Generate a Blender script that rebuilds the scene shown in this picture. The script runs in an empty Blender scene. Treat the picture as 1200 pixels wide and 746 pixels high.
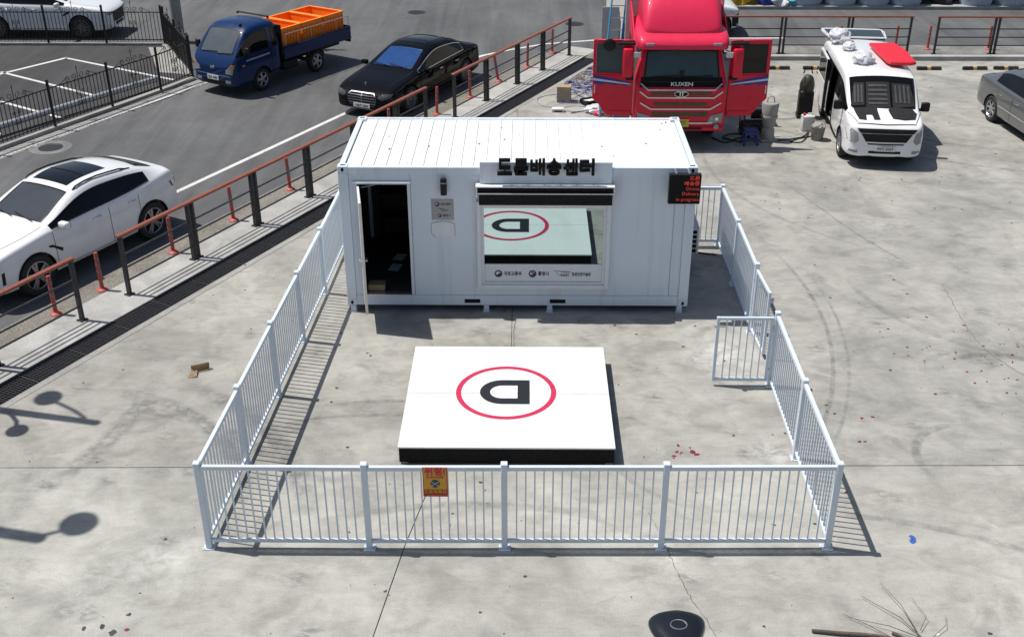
import bpy, bmesh, math, random
from mathutils import Vector, Matrix
from mathutils.bvhtree import BVHTree
random.seed(7)
R = math.radians
sc = bpy.context.scene
C = sc.collection

# ------------------------------------------------------------------ camera, sky, sun, exposure
cam = bpy.data.cameras.new('camera'); cam.sensor_width = 36.0; cam.lens = 39.23
cam.clip_start = 0.1; cam.clip_end = 600
camo = bpy.data.objects.new('camera', cam); C.objects.link(camo)
PITCH, YAW, ROLL = 0.4876, -0.0126, -0.0017
fw = Vector((math.sin(YAW)*math.cos(PITCH), math.cos(YAW)*math.cos(PITCH), -math.sin(PITCH)))
rt = Vector((math.cos(YAW), -math.sin(YAW), 0)); up = rt.cross(fw)
r_ = rt*math.cos(ROLL) + up*math.sin(ROLL); u_ = up*math.cos(ROLL) - rt*math.sin(ROLL)
M4 = Matrix((r_, u_, -fw)).transposed().to_4x4(); M4.translation = (3.160, -17.713, 9.265)
camo.matrix_world = M4
sc.camera = camo

SUNV = Vector((-0.606, 0.127, 1.30)).normalized()          # towards the sun
elev = math.asin(SUNV.z)
world = bpy.data.worlds.new('World'); sc.world = world; world.use_nodes = True
wn = world.node_tree
sky = wn.nodes.new('ShaderNodeTexSky'); sky.sky_type = 'NISHITA'; sky.sun_disc = False
sky.sun_elevation = elev; sky.sun_rotation = math.atan2(SUNV.x, SUNV.y)
sky.air_density = 1.0; sky.dust_density = 1.6; sky.ozone_density = 1.0
bg = wn.nodes['Background']; bg.inputs['Strength'].default_value = 0.08
wn.links.new(sky.outputs[0], bg.inputs[0])
sun = bpy.data.lights.new('sun', 'SUN'); sun.energy = 4.7; sun.angle = R(0.53); sun.color = (1.0, 0.96, 0.90)
suno = bpy.data.objects.new('sun', sun); C.objects.link(suno)
suno.rotation_euler = (-SUNV).to_track_quat('-Z', 'Y').to_euler(); suno.location = (-20, 5, 40)
sc.view_settings.view_transform = 'Standard'; sc.view_settings.look = 'None'
sc.view_settings.gamma = 1.0; sc.view_settings.exposure = 0.12

# ------------------------------------------------------------------ materials
MATS = {}
def new_mat(name):
    m = bpy.data.materials.new(name); m.use_nodes = True; MATS[name] = m
    return m, m.node_tree, m.node_tree.nodes['Principled BSDF']
def noise(nt, scale, detail=4, rough=.55, vec=None, dist=0.0):
    n = nt.nodes.new('ShaderNodeTexNoise'); n.inputs['Scale'].default_value = scale
    n.inputs['Detail'].default_value = detail; n.inputs['Roughness'].default_value = rough; n.inputs['Distortion'].default_value = dist
    if vec is not None: nt.links.new(vec, n.inputs['Vector'])
    return n.outputs['Fac']
def ramp(nt, fac, stops):
    r = nt.nodes.new('ShaderNodeValToRGB'); e = r.color_ramp.elements
    while len(e) < len(stops): e.new(0.5)
    for i, (p, c) in enumerate(stops):
        e[i].position = p; e[i].color = (c[0], c[1], c[2], 1) if isinstance(c, (tuple, list)) else (c, c, c, 1)
    nt.links.new(fac, r.inputs[0]); return r.outputs[0]
def mix(nt, fac, a, b, mode='MIX'):
    m = nt.nodes.new('ShaderNodeMix'); m.data_type = 'RGBA'; m.blend_type = mode
    for i, v in ((0, fac), (6, a), (7, b)):
        s = m.inputs[i]
        if hasattr(v, 'links'): nt.links.new(v, s)
        elif i == 0: s.default_value = v
        else: s.default_value = (v[0], v[1], v[2], 1) if isinstance(v, (tuple, list)) else (v, v, v, 1)
    return m.outputs[2]
def math_(nt, op, a, b=None, c=None, clamp=False):
    m = nt.nodes.new('ShaderNodeMath'); m.operation = op; m.use_clamp = clamp
    for s, v in zip(m.inputs, (a, b, c)):
        if v is None: continue
        if hasattr(v, 'links'): nt.links.new(v, s)
        else: s.default_value = v
    return m.outputs[0]
def bump(nt, b, h, strength=.2, dist=.01):
    n = nt.nodes.new('ShaderNodeBump'); n.inputs['Strength'].default_value = strength; n.inputs['Distance'].default_value = dist
    nt.links.new(h, n.inputs['Height']); nt.links.new(n.outputs[0], b.inputs['Normal'])
def objvec(nt, scale=None, rotz=0):
    t = nt.nodes.new('ShaderNodeTexCoord'); v = t.outputs['Object']
    if scale is not None or rotz:
        m = nt.nodes.new('ShaderNodeMapping'); m.inputs['Scale'].default_value = scale or (1, 1, 1); m.inputs['Rotation'].default_value = (0, 0, rotz)
        nt.links.new(v, m.inputs[0]); v = m.outputs[0]
    return v
def mat(name, col, rough=.5, metal=0., coat=0., spec=.5, var=.12, vs=9., bmp=0., bs=60., emit=0., dirt=0., trans=0., alpha=1.):
    """plain coloured surface with slight uneven tone, dirt and fine relief"""
    m, nt, b = new_mat(name); v = objvec(nt)
    n = noise(nt, vs, 5, .6, v)
    lo = tuple(max(0, c*(1-var)) for c in col); hi = tuple(min(1, c*(1+var*.6)) for c in col)
    c = ramp(nt, n, [(.3, lo), (.7, hi)])
    if dirt:
        d = ramp(nt, noise(nt, vs*.35, 6, .65, v), [(.48, 0.), (.72, dirt)])
        c = mix(nt, d, c, (.16, .14, .115))
    nt.links.new(c, b.inputs['Base Color'])
    rr = ramp(nt, noise(nt, vs*2.3, 4, .6, v), [(.3, max(.02, rough*.8)), (.75, min(1, rough*1.25))])
    nt.links.new(rr, b.inputs['Roughness'])
    b.inputs['Metallic'].default_value = metal; b.inputs['Coat Weight'].default_value = coat; b.inputs['Coat Roughness'].default_value = .06
    b.inputs['Specular IOR Level'].default_value = spec
    if trans: b.inputs['Transmission Weight'].default_value = trans
    if alpha < 1: b.inputs['Alpha'].default_value = alpha
    if emit:
        nt.links.new(c, b.inputs['Emission Color']); b.inputs['Emission Strength'].default_value = emit
    if bmp: bump(nt, b, noise(nt, bs, 3, .6, v), bmp, .004)
    return m

# ------------------------------------------------------------------ mesh helpers
def smooth(me, ang=None):
    me.polygons.foreach_set('use_smooth', [True]*len(me.polygons))
    if ang: 
        try: me.set_sharp_from_angle(angle=R(ang))
        except Exception: pass
def obj(name, bm, m, parent=None, sm=None, keep=False):
    if isinstance(bm, bpy.types.Mesh): me = bm
    else:
        me = bpy.data.meshes.new(name); bmesh.ops.recalc_face_normals(bm, faces=bm.faces) if not keep else None
        bm.to_mesh(me); bm.free()
        if m is not None: me.materials.append(MATS[m] if isinstance(m, str) else m)
        if sm: smooth(me, sm)
    o = bpy.data.objects.new(name, me); C.objects.link(o)
    if parent is not None: o.parent = parent
    return o
def inst(name, me, parent, loc=(0, 0, 0), rot=(0, 0, 0), scale=(1, 1, 1)):
    o = bpy.data.objects.new(name, me); C.objects.link(o); o.parent = parent
    o.location = loc; o.rotation_euler = rot; o.scale = scale; return o
def thing(name, label, cat, loc=(0, 0, 0), rotz=0, group=None):
    o = bpy.data.objects.new(name, None); C.objects.link(o); o.empty_display_size = .2
    o.location = loc; o.rotation_euler = (0, 0, rotz); return tag(o, label, cat, group)
def tag(o, label, cat, group=None):
    o['label'] = label; o['category'] = cat
    if group: o['group'] = group
    return o
def struct(name, bm, m, parent=None, sm=None):
    o = obj(name, bm, m, parent, sm)
    if parent is None: o['kind'] = 'structure'
    return o
def B(): return bmesh.new()
def box(bm, x0, x1, y0, y1, z0, z1, bev=0., mtx=None, seg=1):
    vs = [bm.verts.new((x, y, z)) for x in (x0, x1) for y in (y0, y1) for z in (z0, z1)]
    fs = [bm.faces.new([vs[i] for i in q]) for q in ((0, 1, 3, 2), (4, 6, 7, 5), (0, 4, 5, 1), (2, 3, 7, 6), (0, 2, 6, 4), (1, 5, 7, 3))]
    if bev:
        es = list({e for f in fs for e in f.edges})
        r = bmesh.ops.bevel(bm, geom=es, offset=bev, segments=seg, affect='EDGES', profile=.5)
        vs = list({v for f in r['faces'] for v in f.verts} | {v for v in vs if v.is_valid})
    if mtx is not None: bmesh.ops.transform(bm, matrix=mtx, verts=[v for v in vs if v.is_valid])
    return bm
def bx(x0, x1, y0, y1, z0, z1, bev=0., mtx=None, seg=1): return box(B(), x0, x1, y0, y1, z0, z1, bev, mtx, seg)
def prism(bm, poly, d0, d1, axis='z', bev=0.):
    """poly: 2D points; axis z: (x,y) extruded in z; axis y: (x,z) extruded in y; axis x: (y,z) extruded in x"""
    f = {'z': lambda a, b, d: (a, b, d), 'y': lambda a, b, d: (a, d, b), 'x': lambda a, b, d: (d, a, b)}[axis]
    v0 = [bm.verts.new(f(a, b, d0)) for a, b in poly]; v1 = [bm.verts.new(f(a, b, d1)) for a, b in poly]
    n = len(poly); fs = [bm.faces.new(v0), bm.faces.new(v1[::-1])]
    for i in range(n): fs.append(bm.faces.new((v0[i], v1[i], v1[(i+1) % n], v0[(i+1) % n])))
    if bev:
        es = list({e for q in fs[:2] for e in q.edges})
        bmesh.ops.bevel(bm, geom=es, offset=bev, segments=1, affect='EDGES')
    return bm
def tube(bm, pts, r, n=8, cap=True, closed=False):
    pts = [Vector(p) for p in pts]; rings = []; N_ = len(pts)
    rs = r if isinstance(r, (list, tuple)) else [r]*N_
    t0 = None
    for i, p in enumerate(pts):
        if closed: t = (pts[(i+1) % N_]-pts[i-1])
        else: t = (pts[min(i+1, N_-1)]-pts[max(i-1, 0)])
        t.normalize()
        if t0 is None:
            a = Vector((0, 0, 1)) if abs(t.z) < .9 else Vector((1, 0, 0)); x = t.cross(a).normalized()
        else:
            x = (x - t*x.dot(t)); x = x.normalized() if x.length > 1e-6 else t.orthogonal().normalized()
        y = t.cross(x); t0 = t
        rings.append([bm.verts.new(p+(x*math.cos(2*math.pi*k/n)+y*math.sin(2*math.pi*k/n))*rs[i]) for k in range(n)])
    m = N_ if closed else N_-1
    for i in range(m):
        a, b = rings[i], rings[(i+1) % N_]
        for k in range(n): bm.faces.new((a[k], a[(k+1) % n], b[(k+1) % n], b[k]))
    if cap and not closed: bm.faces.new(rings[0][::-1]); bm.faces.new(rings[-1])
    return bm
def lathe(bm, prof, n=24, axis='z', c=(0, 0, 0), cap=True):
    """prof: list of (radius, height)"""
    rings = []
    for r, h in prof:
        ring = []
        for k in range(n):
            a = 2*math.pi*k/n; x, y = r*math.cos(a), r*math.sin(a)
            q = {'z': (x, y, h), 'y': (x, h, y), 'x': (h, x, y)}[axis]
            ring.append(bm.verts.new((q[0]+c[0], q[1]+c[1], q[2]+c[2])))
        rings.append(ring)
    for a, b in zip(rings[:-1], rings[1:]):
        for k in range(n): bm.faces.new((a[k], a[(k+1) % n], b[(k+1) % n], b[k]))
    if cap:
        if prof[0][0] > 1e-4: bm.faces.new(rings[0][::-1])
        if prof[-1][0] > 1e-4: bm.faces.new(rings[-1])
    return bm
def flat(bm, poly, z=0.):
    bm.faces.new([bm.verts.new((a, b, z)) for a, b in poly]); return bm
def ring2d(r0, r1, n=64, c=(0, 0)):
    return [(c[0]+r1*math.cos(2*math.pi*k/n), c[1]+r1*math.sin(2*math.pi*k/n)) for k in range(n)], [(c[0]+r0*math.cos(2*math.pi*k/n), c[1]+r0*math.sin(2*math.pi*k/n)) for k in range(n)]
def annulus(bm, r0, r1, n=64, z=0., h=.004, c=(0, 0)):
    for k in range(n):
        a, b = 2*math.pi*k/n, 2*math.pi*(k+1)/n
        P = lambda r, t, zz: bm.verts.new((c[0]+r*math.cos(t), c[1]+r*math.sin(t), zz))
        bm.faces.new((P(r0, a, z+h), P(r1, a, z+h), P(r1, b, z+h), P(r0, b, z+h)))
    bmesh.ops.remove_doubles(bm, verts=bm.verts, dist=1e-5); return bm
def text_mesh(body, size, extrude=.002, offset=0., align='CENTER', squash=1.):
    cu = bpy.data.curves.new('text', 'FONT'); cu.body = body; cu.size = size; cu.extrude = extrude; cu.offset = offset
    cu.align_x = align; cu.align_y = 'CENTER'; cu.resolution_u = 3
    o = bpy.data.objects.new('text', cu); C.objects.link(o)
    dg = bpy.context.evaluated_depsgraph_get(); me = bpy.data.meshes.new_from_object(o.evaluated_get(dg))
    bpy.data.objects.remove(o); bpy.data.curves.remove(cu)
    for v in me.vertices: v.co.x *= squash
    return me
def text(name, body, size, m, parent, loc, rot=(R(90), 0, 0), extrude=.002, offset=0., align='CENTER', squash=1.):
    me = text_mesh(body, size, extrude, offset, align, squash); me.materials.clear(); me.materials.append(MATS[m])
    for p in me.polygons: p.material_index = 0
    o = bpy.data.objects.new(name, me); C.objects.link(o); o.parent = parent; o.location = loc; o.rotation_euler = rot; return o
def streaked(name, col, dirtc, amt, vscale=(5, 5, .22), rough=.42):
    """painted sheet steel with faint vertical rain streaks, grime and waviness"""
    m, nt, b = new_mat(name); v = objvec(nt)
    c = ramp(nt, noise(nt, 1.3, 4, .6, v), [(.3, tuple(x*.95 for x in col)), (.7, col)])
    st = ramp(nt, noise(nt, 1., 5, .7, objvec(nt, vscale)), [(.52, 0.), (.78, amt)]); c = mix(nt, st, c, dirtc)
    sp = ramp(nt, noise(nt, 26, 4, .7, v), [(.66, 0.), (.76, amt*1.1)]); c = mix(nt, sp, c, dirtc)
    nt.links.new(c, b.inputs['Base Color']); b.inputs['Roughness'].default_value = rough; b.inputs['Coat Weight'].default_value = .1
    bump(nt, b, noise(nt, 2.2, 2, .5, v), .12, .02)

# ------------------------------------------------------------------ surface materials
def concrete_mat():
    m, nt, b = new_mat('concrete'); v = objvec(nt)
    big = noise(nt, .42, 5, .62, v, .9); c = ramp(nt, big, [(.30, (.245, .243, .230)), (.5, (.330, .326, .308)), (.72, (.415, .409, .386))])
    med = noise(nt, 2.1, 5, .68, v, .5); c = mix(nt, .62, c, ramp(nt, med, [(.30, .34), (.5, .5), (.72, .61)]), 'OVERLAY')
    sw = noise(nt, 1.0, 4, .65, objvec(nt, (2.2, 6.5, 1), .5), 1.2); c = mix(nt, .20, c, ramp(nt, sw, [(.36, .30), (.55, .5), (.72, .6)]), 'OVERLAY')
    # dark cloudy stains, small scuffs and footprints
    bl = ramp(nt, noise(nt, .95, 5, .62, objvec(nt, (1, 1.5, 1), .35), .8), [(.54, 0.), (.70, .55)]); c = mix(nt, bl, c, (.185, .182, .172))
    vo = nt.nodes.new('ShaderNodeTexVoronoi'); vo.inputs['Scale'].default_value = 1.35; vo.inputs['Randomness'].default_value = 1; nt.links.new(v, vo.inputs['Vector'])
    sc_n = noise(nt, 4.5, 3, .6, objvec(nt, (1.2, 2.6, 1), .9), .3)
    spot = math_(nt, 'MULTIPLY', ramp(nt, vo.outputs['Distance'], [(.06, 1.), (.30, 0.)]), ramp(nt, sc_n, [(.40, 0.), (.62, .75)]))
    c = mix(nt, spot, c, (.125, .123, .118))
    # pale dusty patches and drilling dust
    pd = ramp(nt, noise(nt, .85, 4, .7, objvec(nt, (1, 1.6, 1), .3)), [(.58, 0.), (.76, .32)]); c = mix(nt, pd, c, (.47, .465, .445))
    dn = ramp(nt, noise(nt, 4, 4, .7, v, .5), [(.38, 0.), (.62, 1.)])
    for (px, py, pr, pa) in ((6.45, -1.55, .8, .7), (6.75, -4.35, .5, .6), (-1.35, -6.75, .8, .35), (-2.1, -7.4, .8, .2), (5.0, -6.7, .5, .3), (6.6, 1.6, .5, .4)):
        vm = nt.nodes.new('ShaderNodeVectorMath'); vm.operation = 'DISTANCE'; nt.links.new(v, vm.inputs[0]); vm.inputs[1].default_value = (px, py, 0)
        c = mix(nt, math_(nt, 'MULTIPLY', ramp(nt, math_(nt, 'DIVIDE', vm.outputs['Value'], pr), [(.1, pa), (1., 0.)]), dn), c, (.66, .66, .65))
    rs = ramp(nt, noise(nt, .5, 3, .6, objvec(nt, (1, 1, 1), 1.7)), [(.66, 0.), (.80, .30)]); c = mix(nt, rs, c, (.38, .30, .22))
    oi = nt.nodes.new('ShaderNodeObjectInfo'); c = mix(nt, 1., c, oi.outputs['Color'], 'MULTIPLY')
    # tyre marks: parts of rings, broken up by noise
    sep = nt.nodes.new('ShaderNodeSeparateXYZ'); nt.links.new(v, sep.inputs[0])
    brk = ramp(nt, noise(nt, 5, 3, .7, v), [(.35, .1), (.62, 1.)])
    tot = None
    for (cx, cy, r, w, a0, aw, st) in ARCS:
        dx = math_(nt, 'SUBTRACT', sep.outputs[0], cx); dy = math_(nt, 'SUBTRACT', sep.outputs[1], cy)
        L = math_(nt, 'SQRT', math_(nt, 'ADD', math_(nt, 'MULTIPLY', dx, dx), math_(nt, 'MULTIPLY', dy, dy)))
        band = math_(nt, 'SUBTRACT', 1., math_(nt, 'DIVIDE', math_(nt, 'ABSOLUTE', math_(nt, 'SUBTRACT', L, r)), w), clamp=True)
        band = math_(nt, 'MULTIPLY', band, 1.8, clamp=True)
        dot = math_(nt, 'DIVIDE', math_(nt, 'ADD', math_(nt, 'MULTIPLY', dx, math.cos(R(a0))), math_(nt, 'MULTIPLY', dy, math.sin(R(a0)))), L)
        mr = nt.nodes.new('ShaderNodeMapRange'); nt.links.new(dot, mr.inputs[0]); mr.inputs[1].default_value = math.cos(R(aw)); mr.inputs[2].default_value = math.cos(R(aw*.6))
        q = math_(nt, 'MULTIPLY', math_(nt, 'MULTIPLY', band, mr.outputs[0]), min(.8, st*1.35))
        tot = q if tot is None else math_(nt, 'MAXIMUM', tot, q)
    c = mix(nt, math_(nt, 'MULTIPLY', tot, brk), c, (.11, .108, .105))
    fine = noise(nt, 55, 2, .7, v); c = mix(nt, .45, c, ramp(nt, fine, [(.3, .34), (.7, .62)]), 'OVERLAY')
    nt.links.new(c, b.inputs['Base Color']); b.inputs['Roughness'].default_value = .82; b.inputs['Specular IOR Level'].default_value = .3
    bump(nt, b, fine, .25, .006)
ARCS = [(-1, .2, 9.45, .05, -8, 26, .45), (-1, .2, 9.70, .04, -12, 22, .35), (-4.2, -6.2, 3.6, .16, 42, 34, .55), (-4.5, -6.9, 4.9, .20, 38, 26, .5),
        (-3.6, -7.6, 4.4, .14, 62, 24, .5), (1.2, -7.5, 4.5, .06, 80, 30, .45), (1.0, -8.0, 4.6, .05, 78, 32, .4), (10.9, -2.6, 1.15, .10, 70, 70, .5),
        (12.6, 1.5, 3.3, .09, 220, 40, .35), (20, 22, 14.2, .10, 232, 22, .4), (20, 22, 15.6, .10, 236, 24, .4), (6.5, -12, 6.3, .08, 60, 28, .35),
        (9.7, -4.5, .9, .09, 150, 60, .45), (14, 8, 6.5, .07, 200, 40, .3), (-7, -3, 4.2, .22, -14, 20, .45), (2.5, -11, 5.4, .10, 92, 22, .35), (5.9, -4.2, 1.5, .06, 200, 60, .3)]
concrete_mat()
def asphalt_mat(name, lo, hi, ang, patch=.35):
    m, nt, b = new_mat(name); v = objvec(nt)
    c = ramp(nt, noise(nt, .25, 6, .6, v, .5), [(.3, lo), (.7, hi)])
    st = noise(nt, 1.0, 5, .65, objvec(nt, (1.6, .12, 1), ang), .6); c = mix(nt, .75, c, ramp(nt, st, [(.3, .34), (.7, .64)]), 'OVERLAY')
    med = noise(nt, 2.5, 6, .7, v); c = mix(nt, patch, c, ramp(nt, med, [(.3, .38), (.72, .6)]), 'OVERLAY')
    fine = noise(nt, 90, 3, .7, v); c = mix(nt, .4, c, ramp(nt, fine, [(.3, .3), (.72, .66)]), 'OVERLAY')
    nt.links.new(c, b.inputs['Base Color']); b.inputs['Roughness'].default_value = .85; b.inputs['Specular IOR Level'].default_value = .3
    bump(nt, b, fine, .5, .006)
asphalt_mat('asphalt', (.082, .084, .087), (.124, .126, .128), R(27))
asphalt_mat('asphalt_lot', (.040, .040, .041), (.066, .066, .067), R(10))
def rough_concrete(name, lo, hi, spk):
    m, nt, b = new_mat(name); v = objvec(nt)
    c = ramp(nt, noise(nt, 1.1, 7, .65, v, .7), [(.3, lo), (.7, hi)])
    vo = nt.nodes.new('ShaderNodeTexVoronoi'); vo.inputs['Scale'].default_value = 38; nt.links.new(v, vo.inputs['Vector'])
    c = mix(nt, spk, c, ramp(nt, vo.outputs['Distance'], [(.1, .68), (.55, .25)]), 'OVERLAY')
    f = noise(nt, 70, 3, .7, v); c = mix(nt, .35, c, ramp(nt, f, [(.3, .34), (.7, .6)]), 'OVERLAY')
    nt.links.new(c, b.inputs['Base Color']); b.inputs['Roughness'].default_value = .9
    bump(nt, b, f, .5, .008)
rough_concrete('aggregate', (.17, .155, .13), (.30, .28, .245), .75)
rough_concrete('kerb_concrete', (.27, .265, .25), (.47, .465, .445), .22)
rough_concrete('verge_mix', (.13, .125, .115), (.30, .295, .28), .5)
rough_concrete('mortar', (.13, .132, .135), (.24, .24, .242), .3)
rough_concrete('old_concrete', (.24, .235, .22), (.38, .37, .35), .3)
def paint_line(name, col, wear):
    m, nt, b = new_mat(name); v = objvec(nt)
    w = ramp(nt, noise(nt, 7, 7, .75, v), [(wear, 0.), (wear+.16, 1.)])
    c = mix(nt, w, (.10, .10, .10), ramp(nt, noise(nt, 2, 4, .6, v), [(.3, tuple(x*.8 for x in col)), (.7, col)]))
    nt.links.new(c, b.inputs['Base Color']); b.inputs['Roughness'].default_value = .7
paint_line('line_white', (.62, .62, .60), .28); paint_line('line_worn', (.5, .5, .48), .40)

mat('steel_dark', (.035, .036, .040), .5, .2, var=.3, bmp=.1)
mat('rail_brown', (.24, .066, .036), .5, var=.22, vs=14, dirt=.2)
mat('grate', (.045, .045, .05), .5, .3, var=.4, vs=20)
mat('trench', (.035, .034, .032), .9)
mat('fence_white', (.61, .68, .755), .4, var=.05, coat=.2, dirt=.05)
mat('black_iron', (.022, .021, .021), .55, .2, var=.4)
streaked('container_white', (.635, .70, .77), (.30, .29, .27), .36)
streaked('roof_white', (.74, .76, .77), (.36, .34, .30), .42, (6, .5, 1))
mat('frame_white', (.68, .70, .72), .35, var=.05)
mat('black_plastic', (.010, .010, .011), .45, var=.3, spec=.25)
mat('black_matte', (.010, .010, .011), .8, var=.3, spec=.25)
mat('pure_black', (.003, .003, .0035), .6, var=.2, spec=.2)
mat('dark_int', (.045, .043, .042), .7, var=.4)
mat('silver', (.55, .56, .58), .32, .85, var=.08)
mat('chrome', (.72, .73, .75), .12, 1., var=.05)
mat('alu', (.50, .51, .53), .4, .6, var=.1)
mat('plaque', (.27, .28, .29), .4, .4, var=.06)
mat('paper_pink', (.80, .70, .67), .8); mat('paper_green', (.52, .74, .64), .8); mat('paper', (.72, .71, .68), .8)
mat('cardboard', (.36, .25, .15), .85, var=.15); mat('cardboard_dull', (.30, .26, .21), .85, var=.15)
streaked('pad_white', (.76, .77, .765), (.46, .45, .42), .30, (1.5, .6, 1))
mat('pad_red', (.52, .022, .08), .5, var=.1); mat('pad_black', (.012, .015, .02), .5)
mat('sign_yellow', (.62, .31, .02), .5, var=.08); mat('sign_red', (.42, .015, .02), .5); mat('navy', (.02, .028, .07), .5)
mat('gov_red', (.55, .03, .06), .5); mat('grey_text', (.07, .07, .075), .5)
mat('led_red', (.75, .045, .025),   .5, emit=.22, var=.3, vs=90)
mat('rubber_stop', (.022, .020, .018), .8, var=.5, vs=14, dirt=.3); mat('stop_yellow', (.50, .35, .12), .7, dirt=.3)
mat('delin_red', (.40, .05, .04), .5, var=.2, vs=12, dirt=.35); mat('delin_base', (.46, .07, .06), .6, dirt=.35); mat('reflect', (.20, .12, .10), .5, dirt=.5)
def mirror_mat():
    m, nt, b = new_mat('mirror_glass'); v = objvec(nt)
    b.inputs['Base Color'].default_value = (.38, .48, .47, 1); b.inputs['Metallic'].default_value = 1.; b.inputs['Roughness'].default_value = .012
mirror_mat()

# ------------------------------------------------------------------ ground, road, kerbs
R0 = Vector((-4.14, .64)); DV = Vector((.455, .8905)); NV = Vector((.8905, -.455))
def P(s, o): q = R0+DV*s+NV*o; return (q.x, q.y)
ROADANG = math.atan2(DV.y, DV.x)
def strip(bm, s0, s1, o0, o1, z0, z1): return prism(bm, [P(s0, o0), P(s1, o0), P(s1, o1), P(s0, o1)], z0, z1)
def s_at_y(y, o): return (y-R0.y-NV.y*o)/DV.y

struct('ground', flat(B(), [(-90, -60), (110, -60), (110, 140), (-90, 140)], -.5), 'asphalt')
sk = s_at_y(18.95, -1.0)
road = struct('road', flat(B(), [P(-40, -1.0), P(sk-1.6, -1.0), P(sk-.5, -.8), (P(sk, -.3)[0], 18.93), (110, 18.95), (110, 24.7), (9.0, 24.7), (8.5, 25.1), (8.2, 26), (8.2, 40), (-90, 40), (-90, -38)], -.12), 'asphalt')
ks = struct('kerb', strip(B(), -30, sk-1.0, -1.0, -.47, -.45, 0.), 'aggregate')
struct('rail_plinth', strip(B(), -30, 20.15, -.468, .50, -.45, .004), 'kerb_concrete')
def trench():
    bm = B(); strip(bm, -30, 19.0, .502, 1.018, -.45, -.32); return bm
struct('drain_channel', trench(), 'trench')
struct('drain_edge', strip(B(), -30, 19.0, 1.02, 1.155, -.45, .0), 'old_concrete')
# concrete slabs with open joints
lot = bpy.data.objects.new('concrete_yard', None); C.objects.link(lot); lot['kind'] = 'structure'
def yl(x): return -4.76+.0138*x
g = .007
def dl(y): s = s_at_y(y, 1.165); return P(s, 1.165)[0]
slabs = [[(dl(yl(-5.7)+g), yl(-5.7)+g), (2.936, yl(2.92)+g), (2.936, 11.9)],
         [(2.945, yl(2.94)+g), (45, yl(45)+g), (45, 17.05), (dl(17.05), 17.05), (2.945, 11.95)],
         [(dl(yl(-5.7)-g), yl(-5.7)-g), (dl(-30), -30), (.8, -30), (1.22, -12), (1.42, -8.1), (1.63, -6.48), (1.93, yl(1.9)-g)],
         [(1.944, yl(1.9)-g), (1.644, -6.48), (1.434, -8.1), (1.234, -12), (.814, -30), (45, -30), (45, yl(45)-g)]]
for q, tn in zip(slabs, ((.965, .95, .91), (.955, .945, .915), (1.045, 1.045, 1.0), (1.065, 1.06, 1.015))):
    struct('slab', prism(B(), q, -.25, 0.), 'concrete', lot).color = (*tn, 1)
struct('yard_kerb', bx(5.6, 45, 17.06, 17.30, -.3, .14, .012), 'kerb_concrete')
struct('verge', prism(B(), [(5.75, 17.305), (45, 17.305), (45, 18.93), (P(20.2, .51)[0], 18.93), P(20.2, .51), P(19.03, .51), P(19.03, 1.16)], -.45, .02), 'verge_mix')
struct('pavement', bx(8.6, 110, 24.75, 26.6, -.5, .0, .01), 'kerb_concrete')
struct('waste_ground', flat(B(), [(8.3, 26.65), (110, 26.65), (110, 139), (8.3, 139)], -.04), 'asphalt_lot')
# far side: parking area
KL = lambda s, o=-9.35: P(s, o)
pk = struct('parking_area', flat(B(), [P(-30, -9.02), (-6.95, 15.25), (-8.7, 19.25), (-60, 19.25), (-60, -30)], -.085), 'asphalt_lot')
for a, b2, w in (((-14.6, 13.2), (-11.5, 17.6), .14), ((-11.55, 17.55), (-7.35, 15.05), .11), ((-12.95, 15.9), (-8.9, 13.25), .11), ((-11.9, 13.0), (-9.35, 11.35), .11), ((-13.2, 12.2), (-10.5, 10.0), .11)):
    a, b2 = Vector(a), Vector(b2); d_ = (b2-a).normalized(); n_ = Vector((-d_.y, d_.x))*w/2
    obj('bay_line', flat(B(), [tuple(a-n_), tuple(b2-n_), tuple(b2+n_), tuple(a+n_)], -.080), 'line_white', pk)
def line(pts, w, m='line_white', z=-.115):
    bm = B(); L = []; Rr = []
    pts = [Vector(p) for p in pts]
    for i, p in enumerate(pts):
        t = (pts[min(i+1, len(pts)-1)]-pts[max(i-1, 0)]).normalized(); n_ = Vector((-t.y, t.x))*w/2
        L.append(bm.verts.new((p.x+n_.x, p.y+n_.y, z))); Rr.append(bm.verts.new((p.x-n_.x, p.y-n_.y, z)))
    for i in range(len(pts)-1): bm.faces.new((Rr[i], Rr[i+1], L[i+1], L[i]))
    return obj('edge_line', bm, m, road)
line([P(-30, -3.1), P(16, -3.05), P(18.2, -2.65), (2.6, 18.75), (3.8, 19.55), (5.6, 20.1), (8.5, 20.3), (12, 20.4)], .13)
line([P(-30, -8.55), P(13.2, -8.5)], .12)
# low kerb under the iron fence
struct('fence_kerb', strip(B(), -30, s_at_y(15.2, -9.0), -9.1, -8.93, -.4, -.03), 'old_concrete')
struct('fence_kerb', prism(B(), [(-6.9, 15.45), (-8.75, 19.15), (-8.9, 19.1), (-7.05, 15.38)], -.4, -.025), 'old_concrete')
struct('fence_kerb', bx(-40, -8.8, 19.16, 19.32, -.4, -.03), 'old_concrete')
# dirty strip along the fence
struct('gutter', strip(B(), -30, 14.5, -8.92, -8.66, -.4, -.113), 'old_concrete')

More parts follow.
